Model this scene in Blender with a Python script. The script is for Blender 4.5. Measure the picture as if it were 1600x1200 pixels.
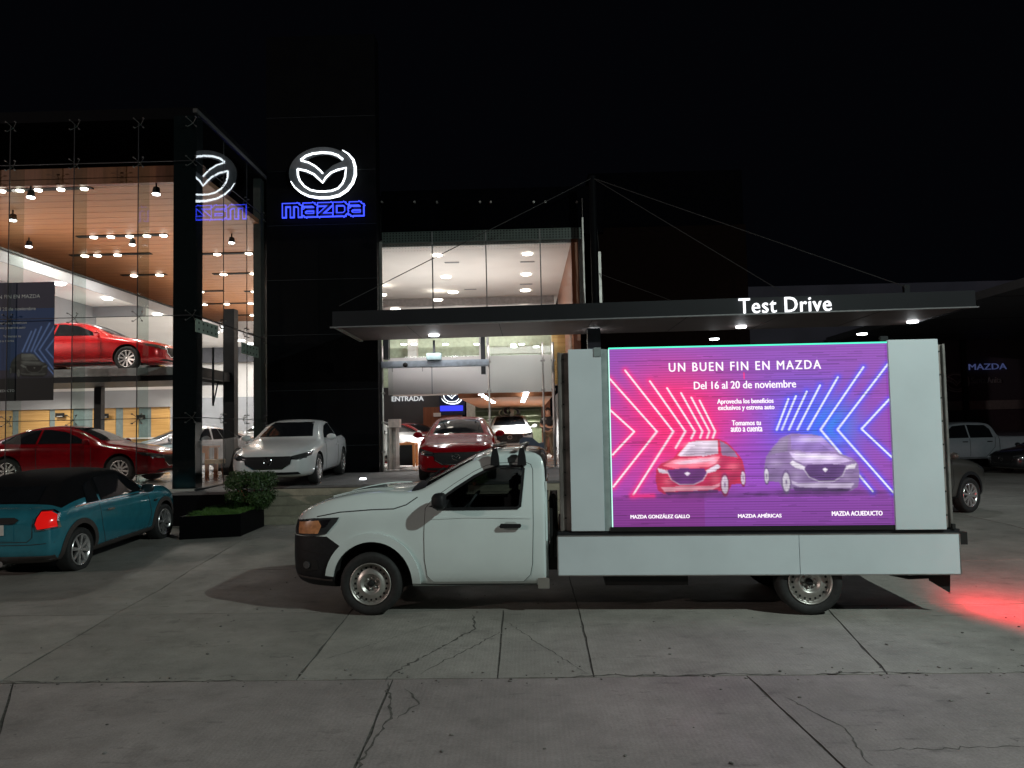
import bpy, bmesh, math, random
import numpy as np
from mathutils import Vector, Matrix
from mathutils.bvhtree import BVHTree
random.seed(7); rng = np.random.default_rng(7)
PI = math.pi
sc = bpy.context.scene
for o in list(bpy.data.objects): bpy.data.objects.remove(o)
# ---------------------------------------------------------------- camera, world, street light, exposure
HC = 2.03
def nrm(v): return v/np.linalg.norm(v)
_d1 = np.array([20., -71., 1200.]); _n = np.cross(_d1, np.array([1., .0218, 0.]))
if _n[1] < 0: _n = -_n
_Z = nrm(_n); _Y = nrm(_d1); _X = np.cross(_Y, _Z)
if _X[0] < 0: _X = -_X
_W = np.array([_X, _Y, _Z])            # world axes expressed in (right, up, forward)
cam_d = bpy.data.cameras.new('camera'); cam = bpy.data.objects.new('camera', cam_d)
sc.collection.objects.link(cam); sc.camera = cam
cam_d.sensor_width = 36; cam_d.lens = 27; cam_d.clip_end = 400; cam_d.clip_start = .05
_r, _u, _f = _W[:, 0], _W[:, 1], _W[:, 2]
cam.matrix_world = Matrix(((_r[0], _u[0], -_f[0], 0), (_r[1], _u[1], -_f[1], 0), (_r[2], _u[2], -_f[2], HC), (0, 0, 0, 1)))
def _ray(px, py): return _W @ np.array([px-800., -(py-600.), 1200.])
def P(px, py, y):
    r = _ray(px, py); t = y/r[1]; return Vector((r[0]*t, y, HC+r[2]*t))
def Pz(px, py, z):
    r = _ray(px, py); t = (z-HC)/r[2]; return Vector((r[0]*t, r[1]*t, z))
world = bpy.data.worlds.new('World'); sc.world = world; world.use_nodes = True
_bg = world.node_tree.nodes['Background']; _bg.inputs[0].default_value = (.55, .62, 1, 1); _bg.inputs[1].default_value = .0016
sc.view_settings.view_transform = 'Standard'; sc.view_settings.look = 'None'
sc.view_settings.exposure = 0; sc.view_settings.gamma = 1; sc.view_settings.use_curve_mapping = False
sc.render.engine = 'CYCLES'
cy = sc.cycles
cy.max_bounces = 8; cy.diffuse_bounces = 3; cy.glossy_bounces = 4; cy.transparent_max_bounces = 16; cy.transmission_bounces = 4
cy.sample_clamp_indirect = 4; cy.use_denoising = True; cy.caustics_reflective = False; cy.caustics_refractive = False
STREET_A = (9.5, 1.0, 9.6); STREET_B = (-34., -7., 10.5); STREET_C = (26., 12., 9.0)
def lamp(name, kind, loc, power, color, size=.2, rot=None, parent=None, spot=None, size_y=None):
    d = bpy.data.lights.new(name, kind); d.energy = power; d.color = color
    if kind == 'AREA':
        d.size = size
        if size_y: d.shape = 'RECTANGLE'; d.size_y = size_y
    else: d.shadow_soft_size = size
    if kind == 'SPOT' and spot: d.spot_size = math.radians(spot); d.spot_blend = .6
    o = bpy.data.objects.new(name, d); sc.collection.objects.link(o); o.location = loc
    if rot: o.rotation_euler = rot
    if parent: o.parent = parent
    return o
lamp('street_light', 'POINT', STREET_A, 4700, (.86, 1, .94), .12)
lamp('street_light', 'POINT', STREET_B, 8800, (1, .80, .73), .25)
lamp('street_light', 'POINT', STREET_C, 1100, (.82, .88, 1), .15)

# ---------------------------------------------------------------- materials
def _mix(nt, a, b, fac):
    m = nt.nodes.new('ShaderNodeMix'); m.data_type = 'RGBA'
    m.inputs[6].default_value = (*a, 1); m.inputs[7].default_value = (*b, 1)
    nt.links.new(fac, m.inputs[0]); return m.outputs[2]
MATS = {}
def mat(name, col, rough=.5, metal=0, var=.12, scale=8., bump=0., coat=0., spec=.5, coord='Object', stretch=None, col2=None, sss=None):
    if name in MATS: return MATS[name]
    m = bpy.data.materials.new(name); m.use_nodes = True; nt = m.node_tree
    b = nt.nodes['Principled BSDF']
    b.inputs['Roughness'].default_value = rough; b.inputs['Metallic'].default_value = metal
    b.inputs['Coat Weight'].default_value = coat; b.inputs['Coat Roughness'].default_value = .04
    b.inputs['Specular IOR Level'].default_value = spec
    tc = nt.nodes.new('ShaderNodeTexCoord'); src = tc.outputs[coord]
    if stretch:
        mp = nt.nodes.new('ShaderNodeMapping'); mp.inputs['Scale'].default_value = stretch
        nt.links.new(src, mp.inputs[0]); src = mp.outputs[0]
    nz = nt.nodes.new('ShaderNodeTexNoise'); nz.inputs['Scale'].default_value = scale; nz.inputs['Detail'].default_value = 5
    nt.links.new(src, nz.inputs['Vector'])
    c2 = col2 if col2 else tuple(c*(1+var) for c in col)
    c1 = tuple(c*(1-var) for c in col) if not col2 else col
    rp = nt.nodes.new('ShaderNodeMapRange'); rp.inputs[1].default_value = .35; rp.inputs[2].default_value = .65
    nt.links.new(nz.outputs[0], rp.inputs[0])
    nt.links.new(_mix(nt, c1, c2, rp.outputs[0]), b.inputs['Base Color'])
    if bump:
        bp = nt.nodes.new('ShaderNodeBump'); bp.inputs['Strength'].default_value = bump; bp.inputs['Distance'].default_value = .01
        nt.links.new(nz.outputs[0], bp.inputs['Height']); nt.links.new(bp.outputs[0], b.inputs['Normal'])
    MATS[name] = m; return m
def emis(name, col, s):
    if name in MATS: return MATS[name]
    m = bpy.data.materials.new(name); m.use_nodes = True; nt = m.node_tree; nt.nodes.clear()
    e = nt.nodes.new('ShaderNodeEmission'); e.inputs[0].default_value = (*col, 1); e.inputs[1].default_value = s
    o = nt.nodes.new('ShaderNodeOutputMaterial'); nt.links.new(e.outputs[0], o.inputs[0]); MATS[name] = m; return m
def sheet_glass(name, tint, ior=1.5, boost=1.0, haze=0.0):
    m = bpy.data.materials.new(name); m.use_nodes = True; nt = m.node_tree; nt.nodes.clear()
    t = nt.nodes.new('ShaderNodeBsdfTransparent'); t.inputs[0].default_value = (*tint, 1)
    g = nt.nodes.new('ShaderNodeBsdfGlossy'); g.inputs[1].default_value = .0; g.inputs[0].default_value = (.95, .97, 1, 1)
    f = nt.nodes.new('ShaderNodeFresnel'); ge = nt.nodes.new('ShaderNodeNewGeometry'); mr = nt.nodes.new('ShaderNodeMapRange')
    mr.inputs[3].default_value = ior; mr.inputs[4].default_value = 1/ior; nt.links.new(ge.outputs['Backfacing'], mr.inputs[0]); nt.links.new(mr.outputs[0], f.inputs[0])   # a thin pane reflects alike from both sides
    mu = nt.nodes.new('ShaderNodeMath'); mu.operation = 'MULTIPLY'; mu.inputs[1].default_value = boost; mu.use_clamp = True
    mx = nt.nodes.new('ShaderNodeMixShader'); o = nt.nodes.new('ShaderNodeOutputMaterial')
    nt.links.new(f.outputs[0], mu.inputs[0]); nt.links.new(mu.outputs[0], mx.inputs[0])
    nt.links.new(t.outputs[0], mx.inputs[1]); nt.links.new(g.outputs[0], mx.inputs[2]); nt.links.new(mx.outputs[0], o.inputs[0])
    MATS[name] = m; return m
def vcol_mat(name, emit):
    m = bpy.data.materials.new(name); m.use_nodes = True; nt = m.node_tree
    a = nt.nodes.new('ShaderNodeAttribute'); a.attribute_name = 'print'; b = nt.nodes['Principled BSDF']
    b.inputs['Roughness'].default_value = .6
    if emit:
        b.inputs['Base Color'].default_value = (.01, .01, .01, 1)
        nt.links.new(a.outputs[0], b.inputs['Emission Color']); b.inputs['Emission Strength'].default_value = emit
    else: nt.links.new(a.outputs[0], b.inputs['Base Color'])
    MATS[name] = m; return m

def concrete_mat(name, col, scale=1.0):
    m = bpy.data.materials.new(name); m.use_nodes = True; nt = m.node_tree; N = nt.nodes.new; L = nt.links.new
    b = nt.nodes['Principled BSDF']; g = N('ShaderNodeNewGeometry'); pos = g.outputs['Position']
    def noise(s, d=6, r=.6):
        n = N('ShaderNodeTexNoise'); n.inputs['Scale'].default_value = s*scale; n.inputs['Detail'].default_value = d
        n.inputs['Roughness'].default_value = r; L(pos, n.inputs['Vector']); return n.outputs[0]
    def rng_(x, a, b_, c, d):
        r = N('ShaderNodeMapRange'); r.inputs[1].default_value = a; r.inputs[2].default_value = b_
        r.inputs[3].default_value = c; r.inputs[4].default_value = d; L(x, r.inputs[0]); return r.outputs[0]
    def mul(x, y):
        k = N('ShaderNodeMath'); k.operation = 'MULTIPLY'; L(x, k.inputs[0]); L(y, k.inputs[1]); return k.outputs[0]
    big = rng_(noise(.5, 5, .65), .3, .7, .72, 1.22); mid = rng_(noise(3.2, 8, .75), .3, .7, .80, 1.14)
    fine = rng_(noise(70, 3), .3, .7, .86, 1.14); spot = rng_(noise(1.7, 5, .7), .60, .72, 1.0, .68)
    pits = rng_(noise(16, 2), .74, .78, 1., .45)
    mp = N('ShaderNodeMapping'); mp.inputs['Scale'].default_value = (1.1, 3.2, 1); mp.inputs['Rotation'].default_value = (0, 0, .25); L(pos, mp.inputs[0])
    n2 = N('ShaderNodeTexNoise'); n2.inputs['Scale'].default_value = 1.9; n2.inputs['Detail'].default_value = 9; n2.inputs['Roughness'].default_value = .72; L(mp.outputs[0], n2.inputs['Vector'])
    smear = rng_(n2.outputs[0], .585, .66, 1.0, .66)
    oi = N('ShaderNodeObjectInfo'); per = rng_(oi.outputs['Random'], 0, 1, .88, 1.1)
    v = mul(mul(mul(mul(big, mid), mul(fine, spot)), mul(per, pits)), smear)
    mx = N('ShaderNodeMix'); mx.data_type = 'RGBA'; mx.inputs[6].default_value = (0, 0, 0, 1); mx.inputs[7].default_value = (*col, 1)
    L(v, mx.inputs[0]); mx.clamp_factor = False
    L(mx.outputs[2], b.inputs['Base Color'])
    L(rng_(noise(1.2), .3, .7, .55, .85), b.inputs['Roughness'])
    wv = N('ShaderNodeTexWave'); wv.inputs['Scale'].default_value = 9; wv.inputs['Distortion'].default_value = 1.5; wv.bands_direction = 'X'
    L(pos, wv.inputs['Vector'])
    ad = N('ShaderNodeMath'); ad.operation = 'MULTIPLY_ADD'; ad.inputs[1].default_value = .18
    L(wv.outputs[0], ad.inputs[0]); L(noise(45, 6, .7), ad.inputs[2])
    bp = N('ShaderNodeBump'); bp.inputs['Strength'].default_value = .55; bp.inputs['Distance'].default_value = .006
    L(ad.outputs[0], bp.inputs['Height']); L(bp.outputs[0], b.inputs['Normal'])
    MATS[name] = m; return m

BLACKP = mat('black_cladding', (.002, .0022, .003), .6, var=.15, scale=2, spec=.05)
DARKM = mat('dark_metal', (.018, .020, .023), .5, .2, spec=.3)
DARK = mat('dark_void', (.004, .004, .004), .8)
RUBBER = mat('tyre_rubber', (.014, .014, .014), .75, var=.3, scale=25, bump=.2)
PLASTIC = mat('black_plastic', (.009, .0095, .011), .6, var=.2, scale=30, spec=.3)
ALU = mat('aluminium', (.42, .40, .38), .38, .85, var=.2, scale=5)
STEEL = mat('steel_rim', (.50, .48, .45), .38, .75, var=.15, scale=12)
ALLOY = mat('alloy_rim', (.72, .70, .70), .25, .8)
CHROME = mat('chrome', (.75, .77, .8), .12, 1.)
TRUCKW = mat('white_truck_paint', (.70, .79, .78), .2, var=.03, scale=3, coat=1.)
PANELW = mat('painted_panel', (.60, .68, .71), .5, var=.05, scale=1.5)
WHITECAR = mat('white_car_paint', (.62, .64, .65), .25, var=.02, coat=.8)
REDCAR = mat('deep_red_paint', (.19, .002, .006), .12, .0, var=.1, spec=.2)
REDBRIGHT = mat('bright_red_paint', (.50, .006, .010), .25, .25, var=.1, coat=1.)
TEAL = mat('teal_paint', (.035, .25, .33), .2, .35, var=.08, coat=1.)
SILVER = mat('silver_paint', (.40, .42, .46), .25, .6, var=.05, coat=1.)
BEIGE = mat('beige_grey_paint', (.075, .071, .064), .28, .3, var=.05, coat=1.)
DARKCAR = mat('dark_car_paint', (.02, .021, .024), .25, .3, coat=1.)
CARGLASS = mat('dark_car_glass', (.008, .009, .011), .04, spec=.14, var=.1)
SOFTTOP = mat('soft_top_fabric', (.005, .005, .006), .95, spec=.1, var=.3, scale=60, bump=.2)
SEAM = mat('seam_shadow_gap', (.02, .022, .023), .8)
TRIM = mat('arch_trim_plastic', (.055, .045, .042), .6)
TAILRED = emis('tail_lamp_red', (1, .015, .01), 1.0)
WHITEW = mat('white_wall_paint', (.74, .71, .69), .7, var=.03, scale=1)
GREYW = mat('grey_wall_paint', (.28, .285, .30), .7, var=.06, scale=1)
DGREYW = mat('dark_grey_wall', (.07, .072, .08), .6, var=.1, scale=1)
WOODC = mat('wood_ceiling', (.36, .16, .075), .5, col2=(.50, .235, .11), scale=3, stretch=(.35, 9, 1))
WOODW = mat('honey_wood_wall', (.46, .26, .08), .5, col2=(.60, .36, .13), scale=2, stretch=(.5, 3, 12))
WOODR = mat('red_brown_wood', (.20, .065, .028), .45, col2=(.27, .09, .04), scale=2, stretch=(6, 6, .4))
ORANGEW = mat('orange_wood', (.55, .20, .06), .4, var=.1, scale=4)
FLOORIN = mat('showroom_floor_tile', (.48, .46, .44), .16, var=.06, scale=1)
PLATF = concrete_mat('platform_paving', (.15, .145, .145))
CONCP = concrete_mat('yard_concrete_ruddy', (.225, .198, .190))
CONC = concrete_mat('yard_concrete', (.240, .228, .206))
STEPC = concrete_mat('step_concrete', (.30, .28, .215), 2)
JOINT = mat('joint_dirt', (.075, .07, .062), .9, var=.4, scale=20, bump=.4)
E_WARM = emis('downlight_warm', (1, .90, .78), 14); E_COOL = emis('downlight_cool', (.93, .97, 1), 14)
E_TEXT = emis('white_letter_light', (.95, .97, 1), 1.6); E_SIGNW = emis('sign_tube_white', (.90, .97, 1), 3.2)
E_BLUE = emis('sign_tube_blue', (.035, .06, 1.0), 2.4)
GLASS = sheet_glass('facade_glass', (.92, .95, .93), 1.5, 1.0)
FIN = sheet_glass('glass_fin', (.72, .80, .77), 1.4, .8)
GLASS_SIDE = sheet_glass('side_glass', (.90, .93, .91), 1.5, 1.9)

# ---------------------------------------------------------------- mesh helpers
COL = sc.collection
def link(name, mesh, parent=None, mats=None):
    o = bpy.data.objects.new(name, mesh); COL.objects.link(o)
    if mats:
        for m in (mats if isinstance(mats, (list, tuple)) else [mats]): mesh.materials.append(m)
    if parent: o.parent = parent
    return o
def bm_obj(name, bm, m, parent=None, smooth=False):
    bmesh.ops.recalc_face_normals(bm, faces=bm.faces)
    me = bpy.data.meshes.new(name); bm.to_mesh(me); bm.free()
    if smooth: me.polygons.foreach_set('use_smooth', [True]*len(me.polygons))
    return link(name, me, parent, m)
def tag(o, label=None, cat=None, group=None, kind=None):
    if label: o['label'] = label
    if cat: o['category'] = cat
    if group: o['group'] = group
    if kind: o['kind'] = kind
    return o
def thing(name, label, cat, loc=(0, 0, 0), rotz=0, group=None):
    o = bpy.data.objects.new(name, None); COL.objects.link(o); o.location = loc; o.rotation_euler = (0, 0, rotz)
    o.empty_display_size = .2
    return tag(o, label, cat, group)
def box(bm, x0, x1, y0, y1, z0, z1, bev=0, mi=0):
    vs = [bm.verts.new((x, y, z)) for x in (x0, x1) for y in (y0, y1) for z in (z0, z1)]
    fs = [bm.faces.new([vs[i] for i in q]) for q in ((0, 1, 3, 2), (4, 6, 7, 5), (0, 4, 5, 1), (2, 3, 7, 6), (0, 2, 6, 4), (1, 5, 7, 3))]
    for f in fs: f.material_index = mi
    if bev:
        es = list({e for f in fs for e in f.edges})
        bmesh.ops.bevel(bm, geom=es, offset=bev, segments=2, affect='EDGES')
def bx(name, dims, m, parent=None, bev=0):
    bm = bmesh.new(); box(bm, *dims, bev=bev); return bm_obj(name, bm, m, parent)
def tube(bm, pts, r, seg=8, closed=False, caps=True):
    pts = [Vector(p) for p in pts]; n = len(pts); rings = []; prev = None
    for i, p in enumerate(pts):
        if closed: d = (pts[(i+1) % n]-pts[i-1])
        else: d = pts[min(i+1, n-1)]-pts[max(i-1, 0)]
        d.normalize()
        ref = prev if prev else (Vector((0, 0, 1)) if abs(d.z) < .9 else Vector((1, 0, 0)))
        a = (ref-d*ref.dot(d)).normalized(); prev = a; b = d.cross(a)
        rr = r[i] if isinstance(r, (list, tuple)) else r
        rings.append([bm.verts.new(p+(a*math.cos(2*PI*k/seg)+b*math.sin(2*PI*k/seg))*rr) for k in range(seg)])
    for i in range(n if closed else n-1):
        A, B = rings[i], rings[(i+1) % n]
        for k in range(seg): bm.faces.new((A[k], A[(k+1) % seg], B[(k+1) % seg], B[k]))
    if caps and not closed: bm.faces.new(rings[0][::-1]); bm.faces.new(rings[-1])
def prism(bm, poly, y0, y1, mi=0):
    """extrude a polygon given in (x, z) between y0 and y1"""
    a = [bm.verts.new((x, y0, z)) for x, z in poly]; b = [bm.verts.new((x, y1, z)) for x, z in poly]; n = len(poly)
    fs = [bm.faces.new(a), bm.faces.new(b[::-1])]+[bm.faces.new((a[i], b[i], b[(i+1) % n], a[(i+1) % n])) for i in range(n)]
    for f in fs: f.material_index = mi
def lathe_y(bm, prof, seg=32, mi=0, c=(0, 0, 0)):
    """revolve (radius, y) profile about the local y axis"""
    rings = [[bm.verts.new((c[0]+r*math.cos(2*PI*k/seg), c[1]+y, c[2]+r*math.sin(2*PI*k/seg))) for k in range(seg)] for r, y in prof]
    for A, B in zip(rings, rings[1:]):
        for k in range(seg):
            f = bm.faces.new((A[k], A[(k+1) % seg], B[(k+1) % seg], B[k])); f.material_index = mi; f.smooth = True
    return rings
def disc_light(bm, c, r, seg=14, h=.02):
    c = Vector(c); top = [bm.verts.new(c+Vector((r*math.cos(2*PI*k/seg), r*math.sin(2*PI*k/seg), 0))) for k in range(seg)]
    bot = [bm.verts.new(c+Vector((.92*r*math.cos(2*PI*k/seg), .92*r*math.sin(2*PI*k/seg), -h))) for k in range(seg)]
    bm.faces.new(top); bm.faces.new(bot[::-1])
    for k in range(seg): bm.faces.new((top[k], bot[k], bot[(k+1) % seg], top[(k+1) % seg]))
def text_mesh(name, s, size, m, parent=None, loc=(0, 0, 0), depth=.01, rotz=0, fit=None, bold=0., space=1., align='CENTER', mirror=False):
    """upright lettering in the local xz plane facing -y; fit = total width"""
    cu = bpy.data.curves.new('t', 'FONT'); cu.body = s; cu.size = size; cu.extrude = depth; cu.offset = bold; cu.space_character = space
    cu.resolution_u = 3
    ob = bpy.data.objects.new('t', cu); COL.objects.link(ob)
    dg = bpy.context.evaluated_depsgraph_get(); me = bpy.data.meshes.new_from_object(ob.evaluated_get(dg))
    bpy.data.objects.remove(ob); bpy.data.curves.remove(cu)
    co = np.empty(len(me.vertices)*3); me.vertices.foreach_get('co', co); co = co.reshape(-1, 3)
    mn, mx = co[:, 0].min(), co[:, 0].max(); w = mx-mn; k = (fit/w) if fit else 1.
    x = co[:, 0]-{'CENTER': (mn+mx)/2, 'LEFT': mn, 'RIGHT': mx}[align]
    out = np.stack([x*k, -co[:, 2], co[:, 1]], 1); me.vertices.foreach_set('co', out.ravel()); me.update(); me.name = name
    me.materials.clear(); o = link(name, me, parent, m); o.location = loc; o.rotation_euler = (0, 0, rotz)
    return o

def faux_bold(o, d):
    """thicken thin print by repeating the strokes a hair to each side"""
    bm = bmesh.new(); bm.from_mesh(o.data); src = bm.faces[:]
    for k, (dx, dz) in enumerate(((d, 0), (-d, 0), (0, d*.7))):
        r = bmesh.ops.duplicate(bm, geom=src); bmesh.ops.translate(bm, verts=[v for v in r['geom'] if isinstance(v, bmesh.types.BMVert)], vec=(dx, -.00025*(k+1), dz))
    bm.to_mesh(o.data); bm.free()
def split_letters(o, thing_name, label, cat='sign'):
    """turn one lettering mesh into a thing whose children are its letters"""
    t = thing(thing_name, label, cat, o.location, o.rotation_euler.z); bm = bmesh.new(); bm.from_mesh(o.data); seen, isl = set(), []
    for f in bm.faces:
        if f in seen: continue
        st, g = [f], []; seen.add(f)
        while st:
            a = st.pop(); g.append(a)
            for e in a.edges:
                for b in e.link_faces:
                    if b not in seen: seen.add(b); st.append(b)
        xs = [v.co.x for q in g for v in q.verts]; isl.append([min(xs), max(xs), g])
    isl.sort(key=lambda i: i[0]); grp = []
    for i in isl:
        m = (i[0]+i[1])/2
        if grp and (m < grp[-1][1] or (grp[-1][0]+grp[-1][1])/2 > i[0]): grp[-1][1] = max(grp[-1][1], i[1]); grp[-1][2] += i[2]
        else: grp.append(list(i))
    for a, b, g in grp:
        nb = bmesh.new(); mp = {}
        for f in g:
            vs = []
            for v in f.verts:
                if v not in mp: mp[v] = nb.verts.new(v.co)
                vs.append(mp[v])
            try: nb.faces.new(vs)
            except ValueError: pass
        bm_obj('letter', nb, o.data.materials[0], t)
    bm.free(); bpy.data.objects.remove(o); return t
# raster canvas painted onto a fine mesh (LED pixels, printed banner)
class Canvas:
    def __init__(s, w, h, col):
        s.w, s.h = w, h; s.a = np.zeros((h, w, 3))+np.array(col); s.Y, s.X = np.mgrid[0:h, 0:w].astype(float)
    def poly(s, pts, col, al=1., soft=.7):
        ins = np.zeros((s.h, s.w), bool); n = len(pts)
        for i in range(n):
            (x0, y0), (x1, y1) = pts[i], pts[(i+1) % n]
            if y0 == y1: continue
            c = ((y0 > s.Y) != (y1 > s.Y)) & (s.X < (x1-x0)*(s.Y-y0)/(y1-y0)+x0); ins ^= c
        m = ins[..., None]*al; s.a = s.a*(1-m)+np.array(col)*m
    def seg(s, p, q, w, col, glow=None, gr=0, gs=1.):
        p = np.array(p, float); q = np.array(q, float); d = q-p; L2 = (d**2).sum()
        t = np.clip(((s.X-p[0])*d[0]+(s.Y-p[1])*d[1])/L2, 0, 1); dist = np.hypot(s.X-p[0]-t*d[0], s.Y-p[1]-t*d[1])
        if glow is not None:
            g = (gs*np.exp(-(dist/gr)**2))[..., None]; s.a = s.a*(1-g)+np.array(glow)*g
        k = np.clip(w/2+.5-dist, 0, 1)[..., None]; s.a = s.a*(1-k)+np.array(col)*k
    def blob(s, c, rx, ry, col, al):
        g = (al*np.exp(-((s.X-c[0])/rx)**2-((s.Y-c[1])/ry)**2))[..., None]; s.a = s.a*(1-g)+np.array(col)*g
    def mesh(s, name, w, h, m, parent, loc, rotz=0):
        """grid in the xz plane, facing -y, origin at the lower left"""
        nx, ny = s.w, s.h
        gx, gz = np.meshgrid(np.linspace(0, w, nx), np.linspace(h, 0, ny)); co = np.stack([gx, np.zeros_like(gx), gz], -1).reshape(-1, 3)
        i = np.arange((ny-1)*(nx-1)); r, c = i//(nx-1), i % (nx-1); v = r*nx+c
        fc = np.stack([v, v+nx, v+nx+1, v+1], 1)
        me = bpy.data.meshes.new(name); me.vertices.add(len(co)); me.vertices.foreach_set('co', co.ravel())
        me.loops.add(len(fc)*4); me.loops.foreach_set('vertex_index', fc.ravel()); me.polygons.add(len(fc))
        me.polygons.foreach_set('loop_start', np.arange(len(fc))*4); me.update(calc_edges=True)
        at = me.color_attributes.new('print', 'FLOAT_COLOR', 'POINT')
        at.data.foreach_set('color', np.concatenate([np.clip(s.a, 0, 50).reshape(-1, 3), np.ones((nx*ny, 1))], 1).ravel())
        o = link(name, me, parent, m); o.location = loc; o.rotation_euler = (0, 0, rotz); return o
def car_print(cv, x, y, s, body, dark, light, flip=False, win=None):
    """front three-quarter car picture, s = half width in canvas px; shaded and slightly blurred like a photo on LEDs"""
    f = -1 if flip else 1; bk = cv.a.copy(); body = np.array(body); dark = np.array(dark); light = np.array(light); hi = np.clip(body*1.1+.22*light, 0, 1)
    def T(pts): return [(x+f*px*s, y+(py*.84 if py < -.1 else py)*s) for px, py in pts]
    out = [(-.99, .28), (-.98, .02), (-.88, -.10), (-.58, -.27), (-.48, -.42), (-.22, -.70), (.0, -.76), (.42, -.77), (.62, -.68), (.82, -.42), (.95, -.2), (1.0, .08), (.98, .30), (.90, .36), (.70, .38), (.64, .5), (.48, .52), (-.80, .58), (-.95, .50)]
    cv.poly(T(out), body*.72+dark*.15)
    cv.poly(T([(.44, -.30), (.9, -.22), (.98, .05), (.92, .22), (.5, .34), (.44, 0)]), body*.62+dark*.3)
    cv.poly(T([(.46, -.72), (.62, -.62), (.80, -.40), (.86, -.26), (.50, -.33)]), dark*.8+light*.18)
    win = light*.85 if win is None else np.array(win)
    cv.poly(T([(-.50, -.33), (-.24, -.68), (0, -.73), (.42, -.73), (.42, -.38), (.1, -.31)]), win)
    cv.poly(T([(-.40, -.34), (-.18, -.55), (.40, -.50), (.42, -.38), (.1, -.32)]), win*.65+dark*.3)
    cv.poly(T([(-.84, -.06), (-.52, -.24), (.1, -.29), (.46, -.30), (.36, -.12), (.2, -.02), (-.5, .02)]), hi)
    cv.poly(T([(-.60, -.14), (-.1, -.24), (.36, -.26), (.2, -.18), (-.4, -.08)]), hi*.5+light*.5)
    cv.poly(T([(-.94, .0), (-.78, .03), (-.70, .12), (-.9, .10)]), light*.9); cv.poly(T([(.14, .06), (.40, -.08), (.46, -.02), (.34, .08), (.16, .12)]), light*.9)
    g = [(-.74, .04), (-.40, .00), (.10, .02), (.16, .12), (.06, .28), (-.14, .37), (-.46, .37), (-.64, .26)]
    cv.poly(T(g), dark)
    for a, b in ((6, 7), (7, 0), (5, 6), (4, 5), (3, 4)): cv.seg(*T([g[a], g[b]]), .9, light*.9)
    cv.poly(T([(-.88, .42), (.30, .40), (.44, .34), (.42, .42), (.26, .49), (-.80, .52)]), hi*.6+light*.3); cv.poly(T([(-.80, .54), (.40, .49), (.38, .56), (-.72, .60)]), dark*.8)
    for cx, cy, rx, ry in ((.545, .38, .10, .27), (.955, .24, .06, .20)):
        c_ = lambda k: [(cx+rx*k*math.cos(t), cy+ry*k*math.sin(t)) for t in np.linspace(0, 2*PI, 24)]
        cv.poly(T(c_(1.)), dark*.5+body*.3); cv.poly(T(c_(.74)), light*.85); cv.poly(T(c_(.2)), dark*.6+light*.3)
        for k in range(7):
            t = k*2*PI/7; cv.seg(*T([(cx, cy), (cx+rx*.66*math.cos(t+.3), cy+ry*.66*math.sin(t+.3))]), .1, dark*1.5)
    cv.seg(*T([(-.50, -.33), (-.22, -.70)]), .8, body); cv.seg(*T([(.44, -.75), (.45, -.33)]), 1.2, body*.8)
    cv.poly(T([(-.34, .12), (-.28, .085), (-.22, .12), (-.28, .175)]), light)
    for (bx_, by_, rx_, ry_, c_, a_) in ((-.2, -.17, .36, .045, light, .55), (.30, -.20, .10, .10, light, .35), (.74, -.02, .14, .07, hi, .6), (-.72, .30, .10, .08, hi, .5), (.34, .24, .10, .12, hi, .45), (-.30, .30, .34, .05, dark*1.6, .4), (0, -.62, .3, .05, light, .4), (-.1, .62, .7, .03, dark*.4, .5)):
        cv.blob(T([(bx_, by_)])[0], rx_*s, ry_*s, c_, a_)
    sh = np.clip((cv.Y-(y-.3*s))/(s*.9), 0, 1)[..., None]; m = (np.abs(cv.a-bk).sum(2, keepdims=True) > .001)
    cv.a = np.where(m, cv.a*(1.08-.42*sh)*(1+.10*np.sin(cv.X*.21+cv.Y*.13))[..., None], cv.a)
    b = cv.a.copy()
    for dx, dy in ((1, 0), (-1, 0), (0, 1), (0, -1)): b += np.roll(np.roll(cv.a, dx, 1), dy, 0)*.55
    b /= 3.2; x0, x1, y0, y1 = int(x-s*1.1), int(x+s*1.1), int(y-s*.85), int(y+s*.7)
    x0, y0 = max(x0, 0), max(y0, 0); cv.a[y0:y1, x0:x1] = b[y0:y1, x0:x1]
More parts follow.
